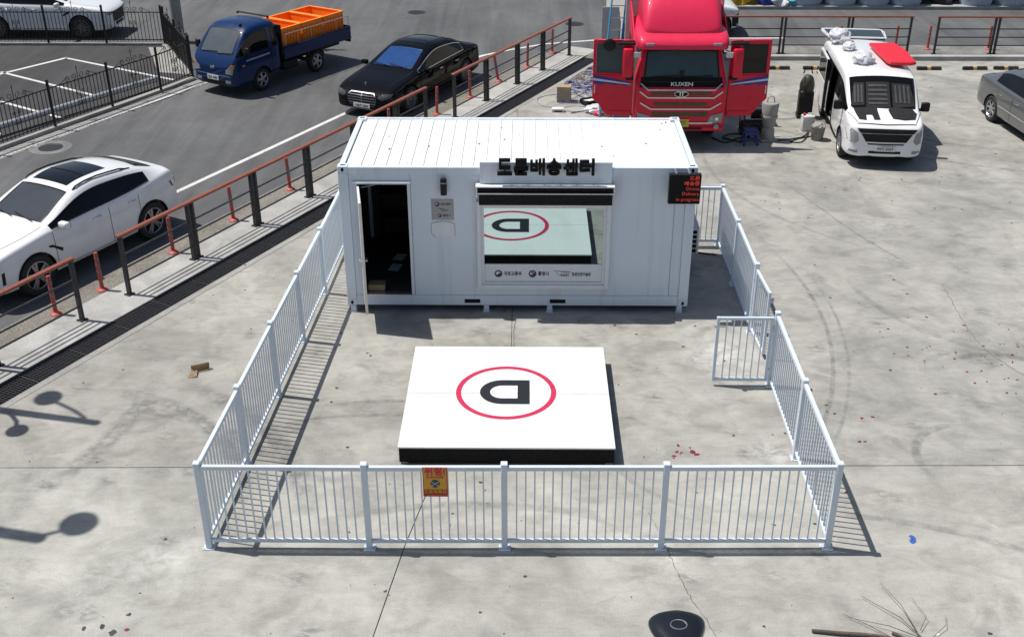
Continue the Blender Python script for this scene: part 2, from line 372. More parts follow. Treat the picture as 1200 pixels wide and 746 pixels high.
def disc(r, z, n=36): return flat(B(), [(r*math.cos(2*math.pi*k/n), r*math.sin(2*math.pi*k/n)*1.0) for k in range(n)], z)
def manhole(x, y, label, r=.33, pale=.0):
    t = thing('manhole_cover', label, 'manhole', (x, y, -.12))
    if pale: obj('mortar_ring', disc(pale, .004), 'mortar', t)
    bm = lathe(B(), [(r, .004), (r, .012), (r-.04, .012), (r-.045, .008), (0.001, .008)], 36); obj('frame_ring', bm, 'grate', t)
    bm = B()
    for i in range(-3, 4):
        w = math.sqrt(max(0, (r-.06)**2-(i*.08)**2)); box(bm, -w, w, i*.08-.02, i*.08+.02, .008, .013)
    obj('cover_plate', bm, 'grate', t)
manhole(-8.83, 9.08, 'round manhole cover in a pale mortar ring near the iron fence', .30, .52)
manhole(-.9, 24.2, 'round manhole cover in the far road, left one of two', .33)
manhole(4.9, 22.4, 'round manhole cover in the far road, right one of two', .33)

# ------------------------------------------------------------------ drain grates (each lift-out panel is a part)
drain = thing('drain_grating', 'long black steel drain grating running beside the brown topped railing', 'grating', (0, 0, 0))
def grate_mesh():
    bm = B()
    for k in range(7): y = -.246+k*.082; box(bm, -.49, .49, y-.004, y+.004, -.035, -.006)
    for k in range(20): x = -.49+k*.0515; box(bm, x-.007, x+.007, -.25, .25, -.026, -.004)
    for y in (-.25, .25): box(bm, -.494, .494, y-.004, y+.004, -.04, -.002)
    for x in (-.494, .494): box(bm, x-.004, x+.004, -.25, .25, -.04, -.002)
    me = bpy.data.meshes.new('grate'); bm.to_mesh(me); bm.free(); me.materials.append(MATS['grate']); return me
gm = grate_mesh()
for k in range(27):
    x, y = P(-8+k+.5, .76); inst('grate_panel', gm, drain, (x, y, 0), (0, 0, ROADANG))

# ------------------------------------------------------------------ steel railings with brown top rail
PW = .055
def railing(label, pts, doubles=(), top=1.17, zb=.004, group='brown topped street railings'):
    """pts: post positions in order; bars run between consecutive posts"""
    pts = [Vector(p) for p in pts]
    c = pts[0]; t = thing('street_railing', label, 'railing', (c.x, c.y, zb), 0, group)
    d_ = (pts[-1]-pts[0]).normalized(); ang = math.atan2(d_.y, d_.x); t.rotation_euler = (0, 0, ang); L = (pts[-1]-pts[0]).length
    pos = [(q-c).dot(d_) for q in pts]
    def post(x, w=PW):
        bm = bx(-w/2, w/2, -.045, .045, .0, top-.02, .004); box(bm, -w/2-.05, w/2+.05, -.07, .07, 0, .012)
        for sx in (-1, 1):
            for sy in (-1, 1): box(bm, sx*(w/2+.03)-.01, sx*(w/2+.03)+.01, sy*.055-.01, sy*.055+.01, .012, .024)
        o = obj('post', bm, 'steel_dark', t); o.location = (x, 0, 0)
    for i, x in enumerate(pos):
        if i in doubles: post(x-.06); post(x+.06)
        else: post(x)
    o = obj('top_rail', bx(pos[0]-.06, pos[-1]+.06, -.05, .05, top-.02, top+.03, .012), 'rail_brown', t)
    for i in range(len(pos)-1):
        a = pos[i]+(.06 if i in doubles else 0)+PW/2; b2 = pos[i+1]-(.06 if i+1 in doubles else 0)-PW/2
        for z in (.26, .52, .78): obj('bar', bx(a, b2, -.014, .014, z, z+.03, .004), 'steel_dark', t)
railing('brown topped railing section nearest the camera beside the white coupe SUV front wheel', [P(-7.0, 0), P(-4.9, 0), P(-3.0, 0), P(-1.14, 0)], (1, 2))
railing('long brown topped railing between the white coupe SUV and the container', [P(0, 0), P(1.8, 0), P(3.68, 0), P(5.5, 0), P(7.3, 0), P(9.1, 0), P(10.45, 0)], (1, 2, 3, 4, 5))
railing('brown topped railing beside the black sedan', [P(11.9, 0), P(13.65, 0), P(15.53, 0), P(17.2, 0), P(19.1, 0)], (1, 2, 3))
railing('brown topped railing behind the red truck and white van', [(5.62, 17.82), (7.5, 17.82), (9.4, 17.82), (11.3, 17.82), (13.4, 17.82), (15.3, 17.82)], (1, 2, 3, 4), zb=.02)
railing('brown topped railing at the right edge behind the silver sedan', [(16.16, 17.80), (18.0, 17.80), (19.9, 17.80), (21.8, 17.80)], (1, 2), zb=.02)

# ------------------------------------------------------------------ flexible delineator posts
def delineator():
    t = thing('delineator_post', '', 'delineator')
    obj('base', lathe(B(), [(.105, 0), (.105, .012), (.085, .03), (.05, .045), (.045, .06)], 20), 'delin_base', t, 40)
    obj('tube', lathe(B(), [(.038, .055), (.038, .74), (.033, .755), (.001, .757)], 16), 'delin_red', t, 40)
    for z in (.34, .47, .60): obj('reflective_band', lathe(B(), [(.0395, z), (.0405, z+.004), (.0405, z+.061), (.0395, z+.065)], 16), 'reflect', t, 40)
    return t
def copy_thing(src, label, loc, rotz=0, tilt=None):
    r2 = src.copy(); C.objects.link(r2); r2.location = loc; r2.rotation_euler = (tilt[0], tilt[1], rotz) if tilt else (0, 0, rotz); r2['label'] = label
    for ch in list(src.children):
        c2 = ch.copy(); C.objects.link(c2); c2.parent = r2
        for gch in list(ch.children):
            d2 = gch.copy(); C.objects.link(d2); d2.parent = c2
    return r2
dp = None
DEL = [((-5.21, -.15), 'red delineator post nearest the camera, by the front wheel of the white coupe SUV'),
       ((-4.70, .81), 'red delineator post in the railing gap beside the white coupe SUV door'),
       ((-3.85, 2.5), 'red delineator post beside the rear wheel of the white coupe SUV'),
       ((-3.03, 4.16), 'red delineator post just behind the tail of the white coupe SUV'),
       ((-2.16, 5.95), 'red delineator post left of the white container roof corner'),
       ((-.30, 9.60), 'red delineator post in the railing gap ahead of the black sedan'),
       ((.77, 11.51), 'red delineator post beside the front wheel of the black sedan'),
       ((1.6, 13.09), 'red delineator post beside the rear door of the black sedan'),
       ((2.36, 14.73), 'leaning red delineator post behind the tail of the black sedan'),
       ((3.22, 16.23), 'second red delineator post from the far end of the sedan railing'),
       ((4.01, 17.97), 'last red delineator post at the far end of the sedan railing'),
       ((15.1, 18.4), 'red delineator post behind the red panel on the van roof'),
       ((13.3, 18.4), 'red delineator post behind the raised tailgate of the white van'),
       ((16.15, 18.4), 'red delineator post in the gap between the two far railings'),
       ((18.1, 18.4), 'red delineator post behind the far right railing, near the wheel stops')]
for i, (q, lb) in enumerate(DEL):
    z = 0.002 if i < 11 else .022
    if dp is None:
        dp = delineator(); dp['label'] = lb; dp['group'] = 'red delineator posts along the road'; dp.location = (q[0], q[1], z)
    else: copy_thing(dp, lb, (q[0], q[1], z), random.random()*3, (0, R(-9), 0) if i == 8 else (R(random.uniform(-2, 2)), R(random.uniform(-2, 2)), 0) if i not in () else None)

# ------------------------------------------------------------------ wheel stops
def wheel_stop():
    t = thing('wheel_stop', '', 'wheel stop')
    sec = [(-.065, 0), (.065, 0), (.05, .085), (.035, .1), (-.035, .1), (-.05, .085)]
    for a, b2, m in ((-.37, -.20, 'rubber_stop'), (-.195, -.06, 'rubber_stop'), (-.055, .055, 'stop_yellow'), (.06, .195, 'rubber_stop'), (.2, .37, 'rubber_stop')):
        obj('rubber_block', prism(B(), sec, a, b2, 'x', .012), m, t)
    obj('spine', bx(-.36, .36, -.04, .04, .002, .075), 'rubber_stop', t)
    return t
ws = None
for x, lb in ((10.85, 'black and yellow wheel stop just right of the red truck door'), (12.0, 'black and yellow wheel stop at the left rear of the white van'),
              (13.85, 'black and yellow wheel stop at the right rear of the white van'), (15.45, 'black and yellow wheel stop standing alone between the van and silver sedan'),
              (16.85, 'black and yellow wheel stop left of the two behind the silver sedan'), (17.8, 'black and yellow wheel stop at the right edge behind the silver sedan')):
    if ws is None: ws = wheel_stop(); ws['label'] = lb; ws['group'] = 'wheel stops along the far kerb'; ws.location = (x, 16.05, 0)
    else: copy_thing(ws, lb, (x, 16.05+random.uniform(-.05, .05), 0), R(random.uniform(-2, 2)))

# ------------------------------------------------------------------ white picket fence round the landing pad
FH = 1.28
def picket_mesh(h): 
    bm = bx(-.009, .009, -.009, .009, 0, h); me = bpy.data.meshes.new('picket'); bm.to_mesh(me); bm.free(); me.materials.append(MATS['fence_white']); return me
PKM = picket_mesh(1.06)
def post_mesh():
    bm = bx(-.038, .038, -.038, .038, .01, FH+.01, .006); box(bm, -.043, .043, -.043, .043, FH+.005, FH+.045, .008); box(bm, -.075, .075, -.06, .06, 0, .012)
    for sx in (-1, 1):
        for sy in (-1, 1): box(bm, sx*.058-.009, sx*.058+.009, sy*.042-.009, sy*.042+.009, .012, .026)
    me = bpy.data.meshes.new('post'); bmesh.ops.recalc_face_normals(bm, faces=bm.faces); bm.to_mesh(me); bm.free(); me.materials.append(MATS['fence_white']); return me
POM = post_mesh()
def fence(label, pts, first=True, last=True):
    pts = [Vector(p) for p in pts]; c = pts[0]
    t = thing('picket_fence', label, 'fence', (c.x, c.y, 0), 0, 'white picket fences round the landing pad')
    for i, q in enumerate(pts):
        if (i == 0 and not first) or (i == len(pts)-1 and not last): continue
        d_ = (pts[min(i+1, len(pts)-1)]-pts[max(i-1, 0)]); inst('post', POM, t, (q.x-c.x, q.y-c.y, 0), (0, 0, math.atan2(d_.y, d_.x)))
    for a, b2 in zip(pts[:-1], pts[1:]):
        d_ = b2-a; L = d_.length; ang = math.atan2(d_.y, d_.x)
        for nm, z0, z1, w in (('top_rail', FH-.065, FH-.005, .026), ('bottom_rail', .10, .15, .02)):
            o = obj(nm, bx(.038, L-.038, -w, w, z0, z1, .004), 'fence_white', t); o.location = (a.x-c.x, a.y-c.y, 0); o.rotation_euler = (0, 0, ang)
        n = round((L-.08)/.113)
        for k in range(1, n):
            q = a+d_*(.04+(L-.08)*k/n)/L; inst('picket', PKM, t, (q.x-c.x, q.y-c.y, .151), (0, 0, ang))
FL, FR = (-.85, -6.52), (7.03, -6.45)
fence('white picket fence along the front, nearest the camera, carrying the yellow danger sign', [FL, (1.20, -6.52), (2.92, -6.50), (4.91, -6.48), FR])
fence('white picket fence on the left running back beside the container', [FL, (-.77, -4.72), (-.69, -2.86), (-.61, -1.10), (-.53, .72), (-.45, 2.90)], False, True)
fence('white picket fence on the right between the front corner and the open gate', [FR, (7.04, -4.48), (7.06, -2.48)], False, True)
fence('white picket fence on the right behind the gate beside the container', [(7.06, -.72), (7.06, 1.15), (7.05, 2.90)], True, True)
fence('white picket fence behind the container, seen between its right end and the corner', [(-.45, 2.90), (1.4, 2.90), (3.3, 2.90), (5.2, 2.90), (7.05, 2.90)], False, False)
def gate(label, loc, rotz, L=.93):
    t = thing('fence_gate', label, 'gate', (loc[0], loc[1], 0), rotz)
    bm = bx(.05, .10, -.022, .022, .09, FH-.05, .004); obj('stile', bm, 'fence_white', t); obj('stile', bx(L-.05, L, -.022, .022, .09, FH-.05, .004), 'fence_white', t)
    obj('top_rail', bx(.102, L-.052, -.022, .022, FH-.10, FH-.052, .004), 'fence_white', t); obj('bottom_rail', bx(.102, L-.052, -.022, .022, .092, .14, .004), 'fence_white', t)
    for k in range(1, 7): inst('picket', PKM, t, (.10+(L-.15)*k/7, 0, .141), (0, 0, 0), (1, 1, (FH-.242)/1.06))
    for z in (.25, 1.0): obj('hinge', bx(.02, .07, -.028, .028, z, z+.07, .004), 'silver', t)
    obj('latch', bx(L-.14, L+.03, .024, .045, FH-.22, FH-.18, .004), 'silver', t)
    lh = bx(L-.03, L+.005, .046, .075, FH-.24, FH-.16, .004); obj('latch_handle', lh, 'silver', t)
gate('white picket gate leaf swung open into the yard', (7.06, -2.48), R(180))
gate('white picket gate leaf hanging nearly closed in line with the right fence', (7.06, -.72), R(-87))
# warning sign tied to the front fence
t = thing('danger_sign', 'yellow and red danger sign hung on the front fence', 'sign', (2.07, -6.535, .84))
obj('plate', bx(-.152, .152, -.006, .0, 0, .44, .002), 'sign_red', t)
obj('yellow_field', bx(-.142, .142, -.010, -.0062, .115, .432), 'sign_yellow', t)
text('lettering', '위험!', .125, 'gov_red', t, (0, -.012, .375), offset=.004)
text('lettering', 'DANGER', .042, 'gov_red', t, (0, -.012, .295), squash=1.3)
em = B(); lathe(em, [(.058, 0), (.058, .003), (.001, .003)], 28, 'y'); e = obj('emblem', em, 'navy', t); e.location = (0, -.0135, .20)
bm = B()
for sx in (-1, 1):
    for sz in (-1, 1):
        tube(bm, [(0, -.0002, .0), (sx*.028, -.0002, sz*.02)], .004, 6)
        tube(bm, [(sx*.034+.012*math.cos(q), -.0002, sz*.024+.009*math.sin(q)) for q in [k*math.pi/5 for k in range(10)]], .003, 5, closed=True)
box(bm, -.012, .012, -.002, .002, -.008, .008); o = obj('drone_mark', bm, 'silver', e); o.location = (0, -.001, 0)
text('lettering', '드론착륙장', .060, 'sign_yellow', t, (0, -.0085, .075), offset=.0012)
text('lettering', 'DRONE LANDING', .022, 'sign_yellow', t, (0, -.0085, .028), squash=1.1)

# ------------------------------------------------------------------ landing pad
pad = thing('landing_pad', 'white square drone landing pad with a black D in a red ring', 'landing pad', (2.915, -3.24, 0))
HX, HY = 1.535, 1.445
obj('skirt', bx(-HX+.012, HX-.012, -HY+.012, HY-.012, .035, .272), 'pure_black', pad)
obj('top_panel', bx(-HX, HX, .005, HY, .273, .30, .003), 'pad_white', pad); obj('top_panel', bx(-HX, HX, -HY, -.005, .273, .30, .003), 'pad_white', pad)
for sx in (-1, 1):
    for sy in (-1, 1): obj('foot', bx(sx*(HX-.08)-.05, sx*(HX-.08)+.05, sy*(HY-.08)-.05, sy*(HY-.08)+.05, 0, .034), 'alu', pad)
obj('ring', annulus(B(), .685, .765, 96, .3005, .0035, (-.03, .04)), 'pad_red', pad)
def dshape(x0, x1, hy, n=20):       # flat side at x1, bulge towards x0
    rr = hy; pts = [(x1, -hy), (x1, hy)]
    cx = x0+rr*1.0
    for k in range(n+1):
        a = math.pi/2+math.pi*k/n; pts.append((cx+rr*math.cos(a), hy*math.sin(a)))
    return pts
o_, i_ = dshape(-.40, .36, .345), dshape(-.245, .175, .185)
bm = B(); va = [bm.verts.new((a-.03+.0, b2+.04, .304)) for a, b2 in o_]; vb = [bm.verts.new((a-.03, b2+.04, .304)) for a, b2 in i_]
for k in range(len(va)): j = (k+1) % len(va); bm.faces.new((va[k], va[j], vb[j], vb[k]))
obj('letter_d', bm, 'pad_black', pad)

# ------------------------------------------------------------------ container booth
CL, CD, Z0, Z1 = 6.06, 2.73, .13, 2.74
ct = thing('container_booth', 'white container office with an open door, mirrored window and black Korean letters', 'container', (0, 0, 0))
W_ = 'container_white'
def cp(name, m, *a, par=None, bev=0.): return obj(name, bx(*a, bev), m, par or ct)
# frame
for (x0, x1) in ((0, .17), (CL-.17, CL)):
    for (y0, y1) in ((0, .17), (CD-.17, CD)): cp('corner_post', W_, x0, x1, y0, y1, Z0+.115, Z1-.115, bev=.006)
def casting():
    bm = bx(-.087, .087, -.087, .087, -.058, .058, .008); return bm
for x in (.085, CL-.085):
    for y in (.085, CD-.085):
        for z in (Z0+.056, Z1-.056):
            o = obj('corner_casting', casting(), W_, ct); o.location = (x, y, z)
            if y < 1: h = obj('slot', lathe(B(), [(.032, 0), (.032, .004)], 18, 'y'), 'pure_black', o); h.location = (.0, -.0905, 0); h.scale = (.75, 1, 1.1)
            if z > 1: h = obj('slot', bx(-.045, .045, -.022, .022, 0, .003, .0), 'pure_black', o); h.location = (0, 0, .0565)
cp('bottom_rail', W_, .172, CL-.172, .012, .10, Z0, .325, bev=.006); cp('bottom_rail', W_, .172, CL-.172, CD-.10, CD-.012, Z0, .325)
cp('bottom_rail', W_, .012, .10, .172, CD-.172, Z0, .325); cp('bottom_rail', W_, CL-.10, CL-.012, .172, CD-.172, Z0, .325)
cp('top_rail', W_, .172, CL-.172, .010, .10, 2.60, Z1-.012, bev=.006); cp('top_rail', W_, .172, CL-.172, CD-.10, CD-.010, 2.60, Z1-.012)
cp('top_rail', W_, .010, .10, .172, CD-.172, 2.60, Z1-.012); cp('top_rail', W_, CL-.10, CL-.010, .172, CD-.172, 2.60, Z1-.012)
for x in (2.09, 3.61): cp('fork_pocket', 'pure_black', x, x+.28, .008, .0115, .178, .252)
# walls (front wall is set round the door and window openings)
DX0, DX1, DZ0, DZ1 = .31, 1.16, .345, 2.41
WX0, WX1, WZ0, WZ1 = 2.40, 4.60, .53, 2.10
fy0, fy1 = .03, .085
for nm, a in (('wall_panel', (.172, DX0, .326, 2.598)), ('wall_panel', (DX0+.001, DX1-.001, DZ1, 2.598)), ('wall_panel', (DX1, 1.215, .326, 2.598)), ('wall_panel', (1.221, WX0, .326, 2.598)),
              ('wall_panel', (WX0+.001, WX1-.001, .326, WZ0)), ('wall_panel', (WX0+.001, WX1-.001, WZ1, 2.598)), ('wall_panel', (WX1, 5.71, .326, 2.598)), ('wall_panel', (5.716, CL-.172, .326, 2.598))):
    cp(nm, W_, a[0], a[1], fy0, fy1, a[2], a[3], bev=.002)
cp('wall_panel', W_, .172, CL-.172, CD-.085, CD-.03, .326, 2.598)
cp('wall_panel', W_, .03, .085, .172, CD-.172, .326, 2.598); cp('wall_panel', W_, CL-.085, CL-.03, .172, CD-.172, .326, 2.598)
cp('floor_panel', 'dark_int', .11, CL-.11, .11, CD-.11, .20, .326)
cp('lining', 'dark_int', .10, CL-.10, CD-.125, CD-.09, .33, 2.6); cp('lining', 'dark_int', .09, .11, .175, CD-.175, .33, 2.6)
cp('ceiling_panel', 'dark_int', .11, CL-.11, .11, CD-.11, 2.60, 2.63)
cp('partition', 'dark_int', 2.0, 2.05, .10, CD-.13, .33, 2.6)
# roof of narrow standing-seam sheets
rf = cp('roof_deck', 'roof_white', .11, CL-.11, .11, CD-.11, 2.64, 2.690)
npan = 27; pw = (CL-.36)/npan
bm = bx(-pw/2+.001, pw/2-.001, -(CD/2-.105), CD/2-.105, .0, .022, .003); box(bm, pw/2-.014, pw/2-.0045, -(CD/2-.105), CD/2-.105, .022, .034)
pm = bpy.data.meshes.new('roof_sheet'); bm.to_mesh(pm); bm.free(); pm.materials.append(MATS['roof_white'])
for k in range(npan): inst('roof_sheet', pm, rf, (.18+pw*(k+.5), CD/2, 2.6905+random.uniform(0, .003)), (R(random.uniform(-.06, .06)), 0, 0))
random.seed(11)
for k in range(26):      # rust specks on the roof sheets
    x, y = random.uniform(.3, 5.8), random.uniform(.2, 2.5); s = random.uniform(.008, .022)
    o = obj('rust_spot', lathe(B(), [(s, 0), (s*.7, .002), (.001, .002)], 7), 'rail_brown', rf); o.location = (x, y, 2.716); o.scale = (1, random.uniform(.6, 3.0), 1)
# header board
cp('header_board', W_, 2.40, 4.62, -.055, .0285, 2.46, 2.845, bev=.006)
cp('header_seam', 'frame_white', 2.50, 2.512, -.058, -.0555, 2.47, 2.84)
for k, ch in enumerate('드론배송센터'):
    x = 2.82+k*.2745
    me = text_mesh(ch, .30, .035, .0098, 'CENTER', 1.0); me.materials.clear(); me.materials.append(MATS['pure_black'])
    for p_ in me.polygons: p_.material_index = 0
    xs = [v.co.x for v in me.vertices]; zs = [v.co.y for v in me.vertices]
    o = inst('letter', me, ct, (x, -.125, 2.79), (R(90), 0, 0))
    w, h = max(xs)-min(xs), max(zs)-min(zs); sx, sy = .248/w, .285/h
    for v in me.vertices: v.co.x = (v.co.x-(max(xs)+min(xs))/2)*sx; v.co.y = (v.co.y-(max(zs)+min(zs))/2)*sy
    obj('standoff', bx(-.012, .012, -.08, -.056, 2.70, 2.72), 'black_plastic', ct).location = (x, 0, 0)
# roller awning over the window
aw = cp('awning', 'frame_white', 2.33, 4.67, -.18, -.0, 2.435, 2.458, bev=.004)
obj('awning_roll', lathe(B(), [(.055, 2.36), (.055, 4.64)], 18, 'x', (0, -.10, 2.375)), 'black_matte', aw, 40)
obj('front_bar', bx(2.36, 4.66, -.205, -.165, 2.325, 2.345, .004), 'silver', aw)
obj('valance', bx(2.385, 4.63, -.190, -.184, 2.13, 2.324), 'black_matte', aw)
for x in (2.335, 4.645): obj('awning_arm', bx(x, x+.025, -.175, -.06, 2.26, 2.434, .004), 'silver', aw)
obj('awning_backing', bx(2.385, 4.63, -.055, -.03, 2.13, 2.434), 'black_matte', aw)
# window: two stepped frames, mirror film glass, printed white sill panel
wf = obj('window_frame', bx(0, .01, 0, .01, 0, .01), 'frame_white', ct); wf.data.clear_geometry()
bm = B()
for (o0, o1, o2, o3, w, ya, yb) in ((2.335, 4.635, .485, 2.125, .075, -.045, .045), (2.41, 4.56, .56, 2.05, .045, -.022, .05)):
    box(bm, o0, o0+w, ya, yb, o2, o3, .004); box(bm, o1-w, o1, ya, yb, o2, o3, .004)
    box(bm, o0+w+.0005, o1-w-.0005, ya+.001, yb, o2, o2+w, .004); box(bm, o0+w+.0005, o1-w-.0005, ya+.001, yb, o3-w, o3, .004)
bmesh.ops.recalc_face_normals(bm, faces=bm.faces); bm.to_mesh(wf.data); bm.free()
obj('glass', bx(2.456, 4.514, .014, .022, .945, 2.004), 'mirror_glass', wf)
obj('mullion', bx(2.456, 4.514, .000, .024, .915, .944), 'frame_white', wf)
sp = obj('printed_panel', bx(2.456, 4.514, .004, .022, .606, .914), 'frame_white', wf)
def roundel(x, z, r, m1, par, m2=None, y=.002):
    o = obj('logo', lathe(B(), [(r, 0), (r, .0015), (.001, .0015)], 28, 'y'), m1, par); o.location = (x, y-.0015, z); o.rotation_euler = (0, 0, 0)
    # white swirl inside
    sw = [(r*.10*math.cos(a)+0, 0) for a in ()]
    pts = []
    for k in range(13): a = R(200)-R(190)*k/12; pts.append((.62*r*math.cos(a)-.05*r, .62*r*math.sin(a)+.05*r))
    for k in range(9): a = R(10)+R(170)*k/8; pts.append((.28*r*math.cos(a)+.28*r, .22*r*math.sin(a)+.05*r))
    for k in range(1, 8): a = R(0)-R(170)*k/8; pts.append((.30*r*math.cos(a)-.30*r, .24*r*math.sin(a)+.03*r))
    prism_b = prism(B(), pts, -.0022, -.0016, 'y'); s = obj('logo_swirl', prism_b, 'frame_white', o)
    if m2:
        q = [(.55*r*math.cos(R(20)+R(120)*k/8)-.1*r, .5*r*math.sin(R(20)+R(120)*k/8)+.12*r) for k in range(9)]+[(-.25*r, .15*r)]
        obj('logo_swirl', prism(B(), q, -.003, -.0025, 'y'), m2, o)
roundel(2.70, .76, .068, 'navy', sp); text('lettering', '국토교통부', .088, 'grey_text', sp, (2.795, .001, .757), align='LEFT', offset=.0014, squash=.78)
roundel(3.30, .76, .068, 'navy', sp, 'gov_red'); text('lettering', '통영시', .088, 'navy', sp, (3.395, .001, .757), align='LEFT', offset=.0018, squash=.8)
obj('logo', prism(B(), [(3.66, .825), (3.86, .79), (3.98, .79), (3.98, .798), (3.84, .808)], -.0, .003, 'y'), 'grey_text', sp)
obj('logo', prism(B(), [(3.70, .80), (3.765, .735), (3.775, .74)], -.0, .003, 'y'), 'grey_text', sp)
text('lettering', 'KIAST', .066, 'grey_text', sp, (3.79, .001, .735), align='LEFT', offset=.0012, squash=.9); text('lettering', '항공안전기술원', .072, 'navy', sp, (3.99, .001, .748), align='LEFT', offset=.0012, squash=.72)
# plaque, lamp, torn sticker between door and window
pq = cp('plaque', 'plaque', 1.56, 1.94, .022, .0295, 1.77, 2.15, bev=.002)
roundel(1.66, 2.06, .042, 'navy', pq, 'gov_red', .021); text('lettering', '국토교통부', .05, 'grey_text', pq, (1.72, .02, 2.058), align='LEFT', squash=.75, offset=.0006)
obj('logo', prism(B(), [(1.67, 1.99), (1.73, 1.965), (1.80, 1.965), (1.74, 1.98)], .0195, .0215, 'y'), 'grey_text', pq); text('lettering', 'KIAST', .04, 'grey_text', pq, (1.74, .02, 1.945), align='LEFT')
roundel(1.70, 1.85, .034, 'navy', pq, 'gov_red', .021); text('lettering', '통영시', .05, 'grey_text', pq, (1.755, .02, 1.848), align='LEFT', offset=.0006)
wl = obj('wall_lamp', lathe(B(), [(.052, 2.26), (.055, 2.27), (.055, 2.53), (.05, 2.545), (.001, 2.547)], 20, 'z', (1.785, -.045, 0)), 'black_plastic', ct, 40)
obj('lamp_bracket', bx(1.755, 1.815, -.01, .0295, 2.34, 2.46), 'black_plastic', wl); obj('lamp_face', lathe(B(), [(.053, 2.47), (.0565, 2.475), (.0565, 2.482), (.053, 2.487)], 20, 'z', (1.785, -.045, 0)), 'silver', wl)
bm = B()
tube(bm, [(1.545, .027, 1.70), (1.62, .026, 1.725), (1.74, .026, 1.745), (1.86, .026, 1.735), (1.95, .026, 1.70), (1.955, .026, 1.60), (1.95, .026, 1.46)], .003, 5)
tube(bm, [(1.545, .027, 1.70), (1.54, .026, 1.60), (1.55, .026, 1.50), (1.585, .026, 1.465), (1.62, .026, 1.455)], .003, 5)
obj('glue_outline', bm, 'plaque', ct)
obj('faded_sticker', prism(B(), [(1.55, 1.70), (1.74, 1.738), (1.945, 1.695), (1.945, 1.46), (1.62, 1.45), (1.555, 1.51)], .0275, .0298, 'y'), 'frame_white', ct)
# door frame, leaf, things inside
cp('door_frame', 'frame_white', DX0-.05, DX0, .006, .10, DZ0, DZ1+.03, bev=.003); cp('door_frame', 'frame_white', DX1, DX1+.045, .006, .10, DZ0, DZ1+.03, bev=.003)
cp('door_frame', 'frame_white', DX0-.07, DX1+.06, -.03, .10, DZ1+.031, DZ1+.06, bev=.003); cp('threshold', 'silver', DX0, DX1, .0, .12, .327, DZ0)
dr = obj('door', bx(0, .79, -.02, .02, .0, 2.05, .003), 'frame_white', ct); dr.location = (.325, -.01, .35); dr.rotation_euler = (0, 0, R(-80))
obj('door_edge', bx(.791, .797, -.022, .022, 0, 2.05), 'silver', dr)
for s in (-1, 1):
    h = B(); tube(h, [(.72, s*.021, .98), (.72, s*.06, .98), (.62, s*.062, .975)], .011, 8); obj('handle', h, 'silver', dr)
    obj('lock_plate', bx(.69, .75, min(s*.021, s*.026), max(s*.021, s*.026), .88, 1.06), 'alu', dr)
for z in (.2, 1.0, 1.85): obj('hinge', lathe(B(), [(.012, z), (.012, z+.1)], 10, 'z', (-.012, .012, 0)), 'silver', dr)
cl = B(); tube(cl, [(.38, .02, 2.36), (.52, .06, 2.375), (.62, .10, 2.385)], .009, 6); obj('door_closer', cl, 'silver', ct)
for (x, y, m, a) in ((.78, 1.62, 'paper_pink', -.25), (.74, 1.16, 'paper_green', -.2)):
    o = tag(obj('paper_sheet', bx(-.10, .10, -.15, .15, 0, .004), m), 'pinkish paper sheet lying on the dark floor inside the container' if m == 'paper_pink' else 'pale green paper sheet lying on the dark floor inside the container', 'paper'); o.location = (x, y, .328); o.rotation_euler = (0, 0, a)
t = thing('cardboard_box', 'small brown cardboard box just inside the container door', 'box', (.50, .24, .346))
obj('carton', bx(-.13, .16, -.10, .10, 0, .11), 'cardboard', t); obj('flap', bx(-.13, .16, -.10, -.005, .111, .116), 'cardboard', t); obj('flap', bx(-.13, .16, .005, .10, .111, .116), 'cardboard', t)
t = thing('storage_shelf', 'dark shelf unit at the back inside the container', 'shelf', (.85, 2.38, .326))
for z in (.05, .55, 1.05, 1.55): obj('shelf_board', bx(-.5, .5, -.2, .2, z, z+.03), 'black_matte', t)
for x in (-.5, .47): 
    for y in (-.2, .17): obj('upright', bx(x, x+.03, y, y+.03, 0, 1.8), 'black_plastic', t).location = (0, 0, 0)
# supports under the container
for x in (.10, 2.48, 3.61, CL-.14):
    o = tag(obj('support_block', prism(B(), [(-.06, 0), (.06, 0), (.06, .012), (.045, .02), (.045, .128), (-.045, .128), (-.045, .02), (-.06, .012)], -.01, .12, 'y'), 'fence_white'),
        {.10: 'blue white steel foot under the left corner of the container', 2.48: 'blue white steel foot under the container, left of the middle pair', 3.61: 'blue white steel foot under the container, right of the middle pair'}.get(x, 'blue white steel foot under the right corner of the container'), 'foot', 'feet under the container')
    o.location = (x, .0, 0)
# LED sign
ld = thing('led_sign', 'black LED sign with red text hung on the right front corner of the container', 'sign', (5.825, -.19, 2.18))
obj('cabinet', bx(-.265, .265, -.05, .06, 0, .52, .006), 'black_plastic', ld); obj('screen', bx(-.25, .25, -.054, -.0505, .015, .505), 'pure_black', ld)
for q, z, s, of in (('드론', .455, .082, .0015), ('배송중', .365, .082, .0015), ('Drone', .275, .084, .000), ('Delivery', .185, .084, .000), ('in progress', .085, .084, .000)):
    text('lettering', q, s, 'led_red', ld, (.242, -.056, z), align='RIGHT', offset=of, extrude=.001, squash=1.0 if z < .3 else 1.15)
for x in (-.17, .05): obj('bracket', bx(x, x+.03, -.02, .19, .521, .545), 'silver', ld)
obj('bracket', bx(-.17, .08, .061, .188, .30, .33), 'silver', ld)
